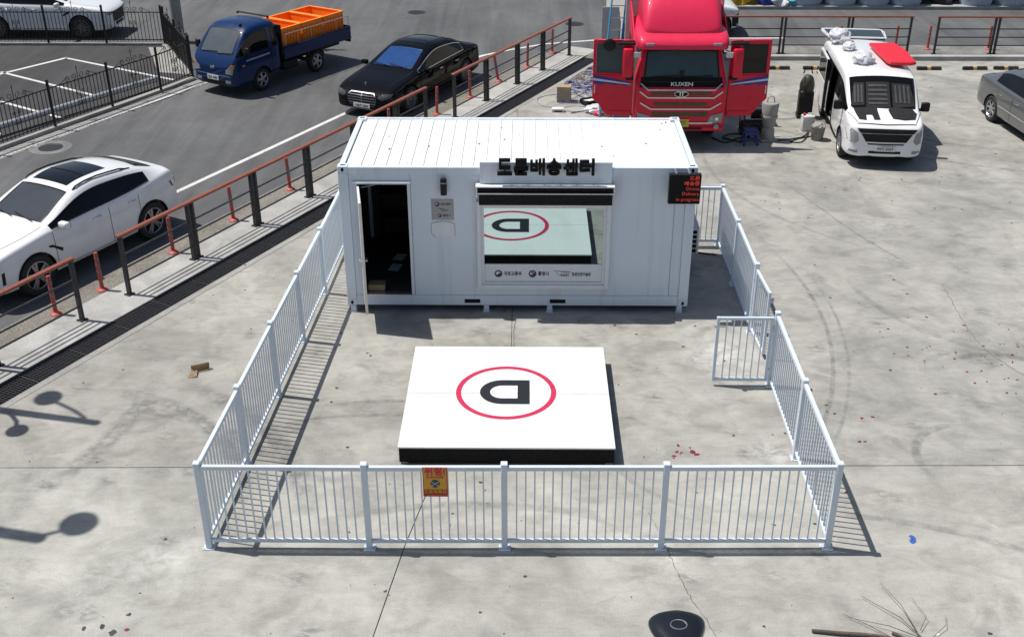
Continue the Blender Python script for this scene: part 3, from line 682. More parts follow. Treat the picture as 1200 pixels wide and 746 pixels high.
# air conditioner condenser
ac = thing('air_conditioner', 'grey air conditioner condenser mounted on the right end of the container', 'air conditioner', (6.10, 1.55, .42))
obj('casing', bx(.0, .34, .0, .80, 0, .56, .02), 'alu', ac)
for k in range(5):
    for q in range(2): obj('louvre', bx(.06+q*.13, .16+q*.13, -.006, -.001, .06+k*.095, .125+k*.095), 'pure_black', ac)
obj('fan_grille', lathe(B(), [(.22, 0), (.22, .02), (.18, .03), (.03, .03), (.001, .035)], 28, 'x', (.3405, .45, .28)), 'black_plastic', ac)
for y in (.12, .66): obj('bracket', bx(-.06, .34, y, y+.035, -.035, -.002), 'silver', ac)
pp = B(); tube(pp, [(.05, .80, .1), (.03, .86, .05), (.02, .9, -.2), (.06, 1.0, -.40), (.5, 1.1, -.405)], .018, 8); obj('pipe', pp, 'black_matte', ac)
tag(obj('power_hose', tube(B(), [(6.2, 2.55, .02), (6.45, 2.6, .02), (6.7, 2.52, .02), (6.95, 2.45, .02)], .014, 6), 'black_matte'), 'dark hose lying on the ground behind the right end of the container', 'hose')

# ------------------------------------------------------------------ vehicle tools
def car_paint(name, col, metal=0., rough=.32, flake=0., dust=.06, coat=1., spec=.2):
    m, nt, b = new_mat(name); v = objvec(nt)
    d = ramp(nt, noise(nt, 2.2, 6, .65, v), [(.45, 0.), (.8, dust)])
    c = mix(nt, d, col, (.34, .32, .29))
    if flake: c = mix(nt, flake, c, ramp(nt, noise(nt, 420, 2, .5, v), [(.35, .3), (.65, .7)]), 'OVERLAY')
    nt.links.new(c, b.inputs['Base Color']); b.inputs['Metallic'].default_value = metal
    nt.links.new(ramp(nt, noise(nt, 6, 4, .6, v), [(.3, rough*.8), (.7, rough*1.25)]), b.inputs['Roughness'])
    b.inputs['Coat Weight'].default_value = coat; b.inputs['Coat Roughness'].default_value = .03; b.inputs['Specular IOR Level'].default_value = spec
car_paint('paint_white', (.72, .73, .74)); car_paint('paint_black', (.003, .003, .004), rough=.3, dust=.0, coat=.5, spec=.0); car_paint('paint_blue', (.004, .024, .092), .0, flake=.1, dust=.0, coat=.5, spec=.1)
car_paint('paint_silver', (.17, .175, .185), .65, .36, .2, .08); car_paint('paint_red', (.62, .010, .036), .0, .4, dust=.0, coat=.35); car_paint('paint_red_sunlit', (.66, .022, .075), .0, .45, dust=.0, coat=.35)  # second truck red has sunlight painted in, lighter and pinker for the roof parts
car_paint('van_white', (.74, .75, .76), dust=.12)
def glass_mat(name, col, rough=.03, spec=.45):
    m, nt, b = new_mat(name); v = objvec(nt)
    c = ramp(nt, noise(nt, 3, 4, .6, v), [(.3, tuple(x*.75 for x in col)), (.7, col)]); nt.links.new(c, b.inputs['Base Color'])
    b.inputs['Roughness'].default_value = rough; b.inputs['IOR'].default_value = 1.5; b.inputs['Specular IOR Level'].default_value = spec
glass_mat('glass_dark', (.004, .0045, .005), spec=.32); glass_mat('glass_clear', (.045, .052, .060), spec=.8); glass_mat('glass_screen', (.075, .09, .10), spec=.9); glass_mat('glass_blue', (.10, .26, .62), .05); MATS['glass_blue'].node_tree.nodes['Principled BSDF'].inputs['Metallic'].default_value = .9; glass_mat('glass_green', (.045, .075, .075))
glass_mat('lamp_clear', (.30, .31, .33), .08); glass_mat('lamp_dark', (.09, .095, .105), .06); glass_mat('lamp_red', (.22, .012, .012), .1); mat('lamp_amber', (.55, .20, .02), .3); mat('tyre', (.018, .018, .019), .8, var=.25, bmp=.15); mat('well', (.006, .006, .006), .9)
mat('rim_silver', (.42, .43, .45), .3, .8); mat('rim_grey', (.16, .165, .175), .32, .7); mat('trim_black', (.007, .007, .0075), .5, spec=.3); mat('plate_white', (.66, .67, .66), .5, var=.04); mat('plate_yellow', (.60, .42, .04), .5)
mat('grille_dark', (.006, .006, .007), .45, .1, spec=.3); mat('seam', (.004, .004, .004), .8)

def hull(name, st, labels, lab, ends=(0, 0), creaseK=None, creaseS=None, wells=(), well_r=.37, well_in=.30, sub=2, zcut=None):
    """st: list of (x, half ring) front to rear; half ring = K points (y,z) bottom centre -> top centre. Returns {label: [mesh,...]}, bvh"""
    bm = B(); K = len(st[0][1]); rings = []
    for x, hr in st:
        xs = x if isinstance(x, (list, tuple)) else [x]*K
        ring = [bm.verts.new((xs[k], hr[k][0], hr[k][1])) for k in range(K)]
        ring += [bm.verts.new((xs[k], -hr[k][0], hr[k][1])) for k in range(K-2, 0, -1)]
        rings.append(ring)
    n = 2*K-2; cl = bm.edges.layers.float.get('crease_edge') or bm.edges.layers.float.new('crease_edge')
    def kk(j): return j if j < K-1 else n-1-j       # segment index mirrored
    for i in range(len(rings)-1):
        a, b2 = rings[i], rings[i+1]
        for j in range(n):
            f = bm.faces.new((a[j], b2[j], b2[(j+1) % n], a[(j+1) % n])); f.material_index = labels.index(lab(i, kk(j)) if lab.__code__.co_argcount == 2 else lab(i, kk(j), 1 if j < K-1 else -1))
    for r2, e in ((rings[0], ends[0]), (rings[-1], ends[1])):
        # cap by strips between mirrored points
        for k in range(1, K-2):
            f = bm.faces.new((r2[k], r2[k+1], r2[n-k-1], r2[n-k])); f.material_index = e
        f = bm.faces.new((r2[0], r2[1], r2[n-1])); f.material_index = e
        f = bm.faces.new((r2[K-2], r2[K-1], r2[K])); f.material_index = e
    if creaseK:
        for k, w in creaseK.items():
            for i in range(len(rings)-1):
                for j in {k, (n-k) % n}:
                    e = bm.edges.get((rings[i][j], rings[i+1][j]))
                    if e: e[cl] = w
    if creaseS:
        for i, w in creaseS.items():
            for j in range(n):
                e = bm.edges.get((rings[i][j], rings[i][(j+1) % n]))
                if e: e[cl] = w
    bmesh.ops.recalc_face_normals(bm, faces=bm.faces)
    me = bpy.data.meshes.new(name); bm.to_mesh(me); bm.free()
    dm = bpy.data.materials.get('_tmp') or bpy.data.materials.new('_tmp')
    for _ in labels: me.materials.append(dm)
    o = bpy.data.objects.new(name, me); C.objects.link(o); tmp = [o]
    s = o.modifiers.new('s', 'SUBSURF'); s.levels = sub; s.render_levels = sub
    for (wx, wz, sy) in wells:
        cb = B(); wy = max(p[0] for _, hr in st for p in hr)
        lathe(cb, [(well_r, min(sy*(wy-well_in), sy*(wy+.3))), (well_r, max(sy*(wy-well_in), sy*(wy+.3)))], 32, 'y', (wx, 0, wz))
        bmesh.ops.recalc_face_normals(cb, faces=cb.faces)
        for f in cb.faces: f.material_index = labels.index('well')
        cm = bpy.data.meshes.new('cut'); cb.to_mesh(cm); cb.free()
        for _ in labels: cm.materials.append(dm)
        co = bpy.data.objects.new('cut', cm); C.objects.link(co); tmp.append(co)
        bo = o.modifiers.new('b', 'BOOLEAN'); bo.operation = 'DIFFERENCE'; bo.solver = 'EXACT'; bo.object = co
    dg = bpy.context.evaluated_depsgraph_get(); ev = bpy.data.meshes.new_from_object(o.evaluated_get(dg))
    for q in tmp:
        d_ = q.data; bpy.data.objects.remove(q); bpy.data.meshes.remove(d_)
    src = B(); src.from_mesh(ev); src.faces.ensure_lookup_table(); src.verts.index_update()
    bvh = BVHTree.FromBMesh(src)
    out = {}; seen = set(); src.normal_update()
    for f in src.faces:
        if f.index in seen: continue
        stack = [f]; comp = []; seen.add(f.index)
        while stack:
            q = stack.pop(); comp.append(q)
            for e in q.edges:
                for h in e.link_faces:
                    if h.index not in seen and h.material_index == f.material_index: seen.add(h.index); stack.append(h)
        nb = B(); vm = {}
        for q in comp:
            for v in q.verts:
                if v.index not in vm: vm[v.index] = nb.verts.new(v.co)
            try: nb.faces.new([vm[v.index] for v in q.verts])
            except ValueError: pass
        m2 = bpy.data.meshes.new(labels[f.material_index]); nb.to_mesh(m2)
        be = [[tuple(v.co) for v in e.verts] for e in nb.edges if e.is_boundary]; nb.free()
        out.setdefault(labels[f.material_index], []).append((m2, be))
    src.free(); bpy.data.meshes.remove(ev)
    return out, bvh
def hull_parts(res, spec, root):
    """spec: label -> (part name, material); returns {label: [objects]}"""
    objs = {}
    for lb, lst in res.items():
        nm, m = spec[lb]
        if nm is None: continue
        for me, be in lst:
            if len(me.polygons) < 2: continue
            me.materials.append(MATS[m]); smooth(me, 50); o = obj(nm, me, None, root); objs.setdefault(lb, []).append(o)
    return objs
def proj_fn(bvh, axis, far=6.):
    d = {'x+': Vector((-1, 0, 0)), 'x-': Vector((1, 0, 0)), 'y+': Vector((0, -1, 0)), 'y-': Vector((0, 1, 0)), 'z+': Vector((0, 0, -1))}[axis]
    def f(a, b2):
        o = {'x': Vector((0, a, b2)), 'y': Vector((a, 0, b2)), 'z': Vector((a, b2, 0))}[axis[0]] - d*far
        h = bvh.ray_cast(o, d, far*2)
        return (h[0], h[1]) if h[0] is not None else None
    return f, d
def patch(name, bvh, axis, poly, m, root, t=.006, cuts=2, depth=.02):
    """a thin solid piece laid on the hull: poly in (y,z) seen from the front/rear, (x,z) from the side, (x,y) from above"""
    f, d = proj_fn(bvh, axis); bm = B()
    vs = [bm.verts.new((a, b2, 0)) for a, b2 in poly]; bm.faces.new(vs)
    bmesh.ops.triangulate(bm, faces=bm.faces)
    if cuts: 
        bmesh.ops.subdivide_edges(bm, edges=bm.edges, cuts=cuts, use_grid_fill=True)
    last = None; bad = []
    for v in bm.verts:
        h = f(v.co.x, v.co.y)
        if h is None: bad.append(v); continue
        n = h[1] if h[1].dot(d) < 0 else -h[1]
        v.co = h[0] + (n*.4-d*.6)*t
    if bad: bmesh.ops.delete(bm, geom=bad, context='VERTS')
    be = [e for e in bm.edges if e.is_boundary]
    r = bmesh.ops.extrude_edge_only(bm, edges=be)
    for v in [g for g in r['geom'] if isinstance(g, bmesh.types.BMVert)]: v.co += d*depth
    return obj(name, bm, m, root, 40)
def seam(name, bvh, axis, pts, w, m, root, t=.003, n=10):
    """thin dark line on the hull along a polyline"""
    f, d = proj_fn(bvh, axis); bm = B(); L = []
    dense = []
    for (a, b2) in zip(pts[:-1], pts[1:]):
        for k in range(n): q = k/n; dense.append((a[0]+(b2[0]-a[0])*q, a[1]+(b2[1]-a[1])*q))
    dense.append(pts[-1]); prev = None
    for i, (a, b2) in enumerate(dense):
        p, q = dense[max(i-1, 0)], dense[min(i+1, len(dense)-1)]; tx, ty = q[0]-p[0], q[1]-p[1]; l = math.hypot(tx, ty) or 1; nx, ny = -ty/l*w/2, tx/l*w/2
        h0, h1 = f(a+nx, b2+ny), f(a-nx, b2-ny)
        if h0 is None or h1 is None: prev = None; continue
        c = (bm.verts.new(h0[0]-d*t), bm.verts.new(h1[0]-d*t))
        if prev and (c[0].co-prev[0].co).length < .3: bm.faces.new((prev[0], c[0], c[1], prev[1]))
        prev = c
    return obj(name, bm, m, root)
def edge_tube(name, be_list, r, m, root):
    """a bead along each closed boundary, one piece per loop"""
    adj = {}
    for be in be_list:
        for a, b2 in be:
            ka, kb = tuple(round(x, 4) for x in a), tuple(round(x, 4) for x in b2)
            adj.setdefault(ka, set()).add(kb); adj.setdefault(kb, set()).add(ka)
    seen = set()
    for s in adj:
        if s in seen: continue
        path = [s]; seen.add(s); cur = s
        while True:
            nx = [q for q in adj[cur] if q not in seen]
            if not nx: break
            cur = nx[0]; seen.add(cur); path.append(cur)
        if len(path) > 6: obj(name, tube(B(), [Vector(q) for q in path], r, 5, closed=True), m, root, 40)
def union_boundary(lists):
    cnt = {}
    for be in lists:
        for a, b2 in be:
            k = frozenset((tuple(round(x, 4) for x in a), tuple(round(x, 4) for x in b2))); cnt[k] = cnt.get(k, 0)+1
    return [[tuple(k) for k, n in cnt.items() if n == 1 and len(k) == 2]]
def wheel_meshes(Rt, W, rim_m, spokes=5, twin=False, rim_r=None, spoke_w=.05):
    rr = rim_r or Rt*.70
    ty = B(); lathe(ty, [(rr-.02, -W/2+.02), (rr+.01, -W/2), (Rt-.035, -W/2), (Rt-.008, -W/2+.025), (Rt, -W/2+.05), (Rt, W/2-.05), (Rt-.008, W/2-.025), (Rt-.035, W/2), (rr+.01, W/2), (rr-.02, W/2-.02)], 36, 'y', cap=False)
    tm = bpy.data.meshes.new('tyre'); bmesh.ops.recalc_face_normals(ty, faces=ty.faces); ty.to_mesh(tm); ty.free(); tm.materials.append(MATS['tyre']); smooth(tm, 35)
    rm = B(); lathe(rm, [(rr-.004, W/2-.045), (rr-.004, W/2-.012), (rr-.022, W/2-.008), (rr-.035, W/2-.03)], 36, 'y', cap=False)
    for k in range(spokes):
        for dd in ((-.17, .17) if twin else (0,)):
            a = 2*math.pi*k/spokes+dd; ca, sa = math.cos(a), math.sin(a)
            w0, w1 = spoke_w*.6, spoke_w*.5
            mx = Matrix(((ca, 0, -sa, 0), (0, 1, 0, 0), (sa, 0, ca, 0), (0, 0, 0, 1)))
            box(rm, .03, rr-.015, W/2-.06, W/2-.022, -w1, w0, .006, mx)
    lathe(rm, [(.001, W/2-.012), (.055, W/2-.014), (.075, W/2-.03), (.08, W/2-.06)], 20, 'y', cap=False)
    r2 = bpy.data.meshes.new('rim'); bmesh.ops.recalc_face_normals(rm, faces=rm.faces); rm.to_mesh(r2); rm.free(); r2.materials.append(MATS[rim_m]); smooth(r2, 35)
    hb = B(); lathe(hb, [(rr-.01, -W/2+.05), (rr-.01, W/2-.075), (.001, W/2-.075)], 28, 'y', cap=False)
    hm = bpy.data.meshes.new('brake'); bmesh.ops.recalc_face_normals(hb, faces=hb.faces); hb.to_mesh(hm); hb.free(); hm.materials.append(MATS['trim_black'])
    return tm, r2, hm
def wheels(root, meshes, pos, steer=0.):
    for (x, y, z) in pos:
        w = bpy.data.objects.new('wheel', None); C.objects.link(w); w.parent = root; w.location = (x, y, z); w.empty_display_size = .1
        w.rotation_euler = (0, random.uniform(0, 6), R(180) if y < 0 else 0)
        if steer and x > 0: w.rotation_euler[2] += steer
        inst('tyre', meshes[0], w); inst('rim', meshes[1], w); inst('brake_disc', meshes[2], w)
def vehicle(name, label, cat, ref, ref_local, fwd):
    """place so that local point ref_local falls on world ref; fwd = heading (x,y)"""
    a = math.atan2(fwd[1], fwd[0]); c, s = math.cos(a), math.sin(a)
    x = ref[0]-(c*ref_local[0]-s*ref_local[1]); y = ref[1]-(s*ref_local[0]+c*ref_local[1])
    return thing(name, label, cat, (x, y, ref[2]), a)
def HOOD(w, zb, zs, zm, zsh, zc, f5=.90, f6=.78, f7=.66):
    d = zc-zsh
    return [(0, zb), (w*.86, zb), (w*.985, zs), (w, zm), (w*.975, zsh), (w*f5, zsh+.55*d), (w*f6, zsh+.78*d), (w*f7, zsh+.9*d), (0, zc)]
def CAB(w, zb, zs, zm, zsh, yb, zbl, yt, zt, yr, zr, zc): return [(0, zb), (w*.86, zb), (w*.985, zs), (w, zm), (w*.98, zsh), (yb, zbl), (yt, zt), (yr, zr), (0, zc)]
def mirror_pair(root, x, y, z, m, sx=.12, sy=.20, sz=.13):
    for s in (-1, 1):
        bm = bx(-sx/2, sx/2, -sy/2, sy/2, -sz/2, sz/2, min(sx, sz)*.3, None, 2); o = obj('mirror', bm, m, root, 60); o.location = (x, s*(y+sy/2), z)
        g2 = bx(-sx/2-.004, -sx/2, -sy*.4, sy*.4, -sz*.36, sz*.36); obj('mirror_glass', g2, 'glass_dark', o)
        obj('mirror_stalk', bx(-.03, .03, min(-s*(sy/2+.07), -s*sy*.3), max(-s*(sy/2+.07), -s*sy*.3), -sz*.45, -sz*.2), 'trim_black', o)
def handles(root, bvh, xs, z, m, w=.2):
    f = {}
    for s, ax in ((1, 'y+'), (-1, 'y-')):
        fn, d = proj_fn(bvh, ax)
        for x in xs:
            h = fn(x, z)
            if h is None: continue
            o = obj('door_handle', bx(-w/2, w/2, -.014, .014, -.014, .014, .008), m, root, 50); o.location = h[0]-d*.014; o.rotation_euler = (0, 0, 0)
def plate(root, x, z, body, m='plate_white', facing=1, w=.52, h=.11, ink='navy'):
    p_ = obj('number_plate', bx(-.006, .006, -w/2, w/2, -h/2, h/2, .002), m, root); p_.location = (x, 0, z)
    text('plate_text', body, h*.85, ink, p_, (facing*.008, 0, 0), (R(90), 0, R(90)*facing), extrude=.001, offset=.001, squash=min(1.3, .9*w/(len(body)*h*.5)))
    return p_
mat('rim_two', (.30, .305, .32), .25, .8)

# ------------------------------------------------------------------ passenger cars
SEDAN = [(2.60, HOOD(.66, .27, .33, .50, .60, .63)), (2.50, HOOD(.86, .21, .28, .5, .68, .73)), (2.25, HOOD(.935, .18, .25, .5, .76, .84)), (1.75, HOOD(.95, .18, .25, .52, .84, .925)),
         (1.02, HOOD(.95, .18, .25, .52, .90, 1.0, .93, .87, .81)), (.12, CAB(.95, .18, .25, .52, .92, .885, .955, .68, 1.36, .61, 1.43, 1.475)), (-.35, CAB(.95, .18, .25, .52, .93, .885, .965, .68, 1.385, .61, 1.455, 1.50)),
         (-.45, CAB(.95, .18, .25, .52, .93, .885, .967, .68, 1.385, .61, 1.455, 1.50)), (-1.18, CAB(.95, .18, .25, .53, .95, .88, .985, .68, 1.33, .60, 1.41, 1.455)), (-1.50, CAB(.95, .19, .26, .54, .965, .875, 1.005, .71, 1.235, .625, 1.31, 1.36)), (-1.98, HOOD(.95, .20, .27, .55, .98, 1.07, .91, .83, .75)),
         (-2.42, HOOD(.92, .22, .30, .55, .96, 1.03)), (-2.56, HOOD(.85, .26, .33, .55, .89, .93)), (-2.63, HOOD(.66, .31, .37, .55, .74, .77))]
COUPE = [(2.46, HOOD(.70, .34, .40, .62, .78, .83)), (2.37, HOOD(.92, .28, .35, .6, .88, .94)), (2.1, HOOD(.985, .25, .32, .6, .98, 1.04)), (1.6, HOOD(1.0, .25, .32, .62, 1.03, 1.11)),
         (.98, HOOD(1.0, .25, .32, .62, 1.07, 1.18, .93, .87, .81)), (.15, CAB(1.0, .25, .32, .62, 1.08, .93, 1.13, .74, 1.53, .66, 1.61, 1.66)), (-.35, CAB(1.0, .25, .32, .62, 1.09, .93, 1.14, .745, 1.56, .67, 1.645, 1.70)),
         (-.45, CAB(1.0, .25, .32, .62, 1.09, .93, 1.14, .745, 1.56, .67, 1.645, 1.70)), (-1.10, CAB(1.0, .26, .33, .64, 1.11, .92, 1.16, .735, 1.51, .66, 1.60, 1.66)), (-1.58, CAB(1.0, .28, .35, .66, 1.16, .91, 1.23, .76, 1.42, .68, 1.52, 1.58)),
         (-2.03, HOOD(.99, .31, .38, .66, 1.19, 1.33)), (-2.23, HOOD(.95, .33, .40, .68, 1.19, 1.36)), (-2.31, HOOD(.92, .35, .43, .68, 1.07, 1.18)), (-2.38, HOOD(.74, .38, .46, .68, .88, .94))]
LBS = ['body', 'windscreen', 'rear_window', 'window', 'pillar', 'door_front', 'door_rear', 'under', 'well', 'roof']
def car_lab(fast):
    def lab(i, k):
        if k == 0: return 'under'
        if k == 7 and i == 4: return 'windscreen'
        if k == 7 and i in ((9,) if fast else (8, 9)): return 'rear_window'
        if k == 5 and i in (4, 5, 7, 8): return 'window'
        if k in (5,) and i == 6: return 'pillar'
        if k in (2, 3, 4) and i in (4, 5): return 'door_front'
        if k in (2, 3, 4) and i in (6, 7): return 'door_rear'
        return 'body'
    return lab
def scale_st(st, sx, sy, sz): return [(x*sx, [(y*sy, z*sz) for y, z in hr]) for x, hr in st]
def build_car(root, st, fast, paint, wb, tr, wr, wwid, rim, glass='glass_dark', screen='glass_clear', spokes=10, twin=False, trim='trim_black', chrome=None):
    wells = [(sx*wb/2, wr, sy) for sx in (-1, 1) for sy in (-1, 1)]
    res, bvh = hull('car', st, LBS, car_lab(fast), wells=wells, well_r=wr+.05, well_in=.34, creaseK={5: .35, 2: .3}, creaseS={4: .25})
    objs = hull_parts(res, {'body': ('body', paint), 'windscreen': ('windscreen', screen), 'rear_window': ('rear_window', glass), 'window': ('window', glass), 'pillar': ('pillar', 'glass_dark'),
                            'door_front': ('door', paint), 'door_rear': ('door', paint), 'under': ('underbody', 'trim_black'), 'well': ('wheel_arch', 'well'), 'roof': ('roof', paint)}, root)
    wins = union_boundary([be for me, be in res['window']+res.get('pillar', [])])
    edge_tube('window_trim', wins, .010, chrome or trim, root)
    edge_tube('screen_seal', [be for me, be in res['windscreen']+res['rear_window']], .014, 'trim_black', root)
    wheels(root, wheel_meshes(wr, wwid, rim, spokes, twin), [(sx*wb/2, sy*(tr-wwid/2), wr) for sx in (-1, 1) for sy in (-1, 1)])
    return res, bvh, objs
def door_seams(root, bvh, xs, z0, z1, hood=None):
    for ax in ('y+', 'y-'):
        for x in xs: seam('door_gap', bvh, ax, [(x, z0), (x+.01, (z0+z1)/2), (x, z1)], .012, 'seam', root)
    if hood:
        x0, x1, y = hood
        for s in (-1, 1): seam('bonnet_gap', bvh, 'z+', [(x0, s*y*.86), ((x0+x1)/2, s*y*.97), (x1, s*y)], .010, 'seam', root)
def wipers(root, bvh, y0s, x0, x1):
    fn, d = proj_fn(bvh, 'z+')
    for (a, b2) in y0s:
        pts = []
        for k in range(7):
            h = fn(x0+(x1-x0)*k/6, a+(b2-a)*k/6)
            if h: pts.append(h[0]+Vector((.01, 0, .018)))
        if len(pts) > 2: obj('wiper', tube(B(), pts, .009, 5), 'trim_black', root)

# --- black limousine parked beyond the container
t = vehicle('black_sedan', 'black luxury sedan with chrome grille parked beside the railing above the container', 'car', (.06, 12.05, -.12), (1.56, .95), (-.435, -.90))
st = SEDAN
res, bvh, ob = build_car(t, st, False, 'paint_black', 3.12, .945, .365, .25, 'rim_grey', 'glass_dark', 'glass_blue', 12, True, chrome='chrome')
gp = [(-.42, .44), (-.36, .36), (.36, .36), (.42, .44), (.46, .62), (.36, .70), (-.36, .70), (-.46, .62)]
patch('grille', bvh, 'x+', gp, 'grille_dark', t, .008); seam('grille_frame', bvh, 'x+', gp+gp[:1], .016, 'rim_grey', t, .012, 4); seam('grille_frame', bvh, 'x+', [(0, .37), (0, .70)], .012, 'rim_silver', t, .022, 4)
for z in (.42, .49, .56, .63): patch('grille_bar', bvh, 'x+', [(-.42, z), (.42, z), (.43, z+.012), (-.43, z+.016)], 'rim_silver', t, .012, 1, .005)
patch('grille_surround', bvh, 'x+', [(-.36, .695), (.36, .695), (.38, .715), (-.38, .71)], 'rim_grey', t, .008, 1, .005)
for s in (-1, 1):
    patch('headlight', bvh, 'x+', [(s*.50, .60), (s*.62, .55), (s*.84, .62), (s*.86, .72), (s*.70, .71), (s*.52, .67)], 'lamp_dark', t, .008)
    patch('air_intake', bvh, 'x+', [(s*.50, .30), (s*.80, .32), (s*.76, .42), (s*.52, .42)], 'grille_dark', t, .006)
    patch('tail_lamp', bvh, 'x-', [(s*.45, .80), (s*.84, .78), (s*.80, .88), (s*.45, .87)], 'lamp_red', t, .008)
patch('bumper_trim', bvh, 'x+', [(-.78, .255), (.78, .255), (.78, .275), (-.78, .275)], 'chrome', t, .012)
orn = B(); tube(orn, [(2.36, 0, .83), (2.36, 0, .88)], .006, 6); tube(orn, [(2.36+.0, .03*math.cos(a), .905+.03*math.sin(a)) for a in [k*math.pi/8 for k in range(16)]], .004, 5, closed=True)
for a in (90, 210, 330): tube(orn, [(2.36, 0, .905), (2.36, .03*math.cos(R(a)), .905+.03*math.sin(R(a)))], .003, 5)
obj('bonnet_ornament', orn, 'chrome', t)
plate(t, 2.615, .36, '168가 3606')
patch('sunroof', bvh, 'z+', [(.05, -.42), (.05, .42), (-1.0, .40), (-1.0, -.40)], 'glass_dark', t, .004, 3)
mirror_pair(t, .80, .93, 1.00, 'paint_black'); handles(t, bvh, (.0-.12, -1.02), .84, 'chrome'); door_seams(t, bvh, (1.0, -.40, -1.25), .30, .92, (2.2, 1.05, .72)); wipers(t, bvh, ((.5, -.1), (-.05, -.6)), 1.04, .92)
for ax in ('y+', 'y-'): seam('sill_trim', bvh, ax, [(1.1, .27), (-1.1, .27)], .025, 'chrome', t, .006)

# --- white coupe SUV, near left
t = vehicle('white_coupe_suv', 'white coupe style SUV with glass sunroof parked at the left edge', 'car', (-5.83, .83, -.12), (1.475, 1.0), (-.462, -.887))
res, bvh, ob = build_car(t, COUPE, True, 'paint_white', 2.95, .995, .40, .29, 'rim_two', 'glass_dark', 'glass_clear', 5, True)
for nm in ('body',): pass
patch('sunroof', bvh, 'z+', [(.06, -.46), (.06, .46), (-.42, .47), (-.95, .43), (-.95, -.43), (-.42, -.47)], 'glass_dark', t, .005, 4)
seam('sunroof_bar', bvh, 'z+', [(-.40, -.46), (-.40, .46)], .03, 'trim_black', t, .012)
fn, d_ = proj_fn(bvh, 'z+')
for s in (-1, 1):
    pts = [fn(x, s*.645)[0]+Vector((0, 0, .03 if -1.25 < x < .05 else .0)) for x in (.10, .02, -.2, -.5, -.8, -1.1, -1.25, -1.36)]
    obj('roof_rail', tube(B(), pts, .017, 8), 'trim_black', t, 40)
    patch('headlight', bvh, 'x+', [(s*.46, .78), (s*.60, .72), (s*.90, .76), (s*.92, .88), (s*.74, .88), (s*.48, .86)], 'lamp_dark', t, .008)
    patch('tail_lamp', bvh, 'x-', [(s*.48, .98), (s*.95, .93), (s*.95, 1.06), (s*.80, 1.10), (s*.48, 1.04)], 'lamp_red', t, .008)
    patch('grille', bvh, 'x+', [(s*.03, .56), (s*.36, .56), (s*.40, .70), (s*.36, .84), (s*.03, .84)], 'grille_dark', t, .008)
    patch('air_intake', bvh, 'x+', [(s*.62, .42), (s*.88, .46), (s*.90, .64), (s*.84, .64)], 'grille_dark', t, .006)
    for wx in (1.475, -1.475):
        ax = 'y+' if s > 0 else 'y-'; arc = [(wx+.455*math.cos(a), .385+.455*math.sin(a)) for a in [R(-8)+R(196)*k/16 for k in range(17)]]
        seam('arch_trim', bvh, ax, arc, .05, 'paint_white', t, .010, 2)
    ax = 'y+' if s > 0 else 'y-'
    patch('fender_vent', bvh, ax, [(.86, .66), (.83, .72), (1.05, .86), (1.14, .87), (1.12, .83), (1.05, .81)], 'trim_black', t, .006, 1)
    seam('sill_trim', bvh, ax, [(1.0, .34), (-1.0, .34)], .07, 'trim_black', t, .004)
    patch('air_curtain', bvh, ax, [(2.16, .50), (2.22, .50), (2.20, .72), (2.14, .74)], 'trim_black', t, .005, 1)
seam('bonnet_badge', bvh, 'x+', [(-.045, .885), (.045, .885)], .08, 'navy', t, .01)
mirror_pair(t, .78, .97, 1.17, 'paint_white', .14, .22, .15); handles(t, bvh, (-.08, -1.0), 1.0, 'chrome', .22); door_seams(t, bvh, (.98, -.40, -1.18), .36, 1.08, (2.1, 1.05, .76)); wipers(t, bvh, ((.5, -.1), (-.05, -.6)), 1.0, .88)
patch('fuel_flap', bvh, 'y-', [(-1.55, .98), (-1.42, .98), (-1.42, 1.08), (-1.55, 1.08)], 'paint_white', t, .003, 1)

# --- white SUV behind the iron fence, top left
t = vehicle('white_suv', 'white SUV parked beyond the iron fence in the top left corner', 'car', (-11.85, 20.0, -.115), (1.45, -1.0), (1, -.02))
res, bvh, ob = build_car(t, scale_st(COUPE, .99, .98, 1.0), True, 'paint_white', 2.9, .975, .39, .27, 'rim_grey', 'glass_dark', 'glass_clear', 12, False)
for s in (-1, 1):
    patch('headlight', bvh, 'x+', [(s*.50, .80), (s*.66, .76), (s*.90, .79), (s*.90, .88), (s*.50, .86)], 'lamp_clear', t, .008); patch('tail_lamp', bvh, 'x-', [(s*.48, .98), (s*.93, .93), (s*.93, 1.06), (s*.48, 1.04)], 'lamp_red', t, .008)
    ax = 'y+' if s > 0 else 'y-'; seam('sill_trim', bvh, ax, [(1.0, .34), (-1.0, .34)], .07, 'trim_black', t, .004)
    patch('fender_vent', bvh, ax, [(.90, .78), (.87, .82), (1.05, .92), (1.14, .92), (1.12, .88)], 'trim_black', t, .006, 1)
patch('grille', bvh, 'x+', [(-.44, .50), (.44, .50), (.52, .68), (.44, .84), (-.44, .84), (-.52, .68)], 'grille_dark', t, .01)
patch('air_intake', bvh, 'x+', [(-.80, .38), (.80, .38), (.80, .47), (-.80, .47)], 'grille_dark', t, .008)
mirror_pair(t, .78, .95, 1.17, 'paint_white', .14, .22, .15); handles(t, bvh, (-.08, -1.0), 1.0, 'chrome', .22); door_seams(t, bvh, (.98, -.40, -1.18), .36, 1.08, (2.1, 1.05, .74))

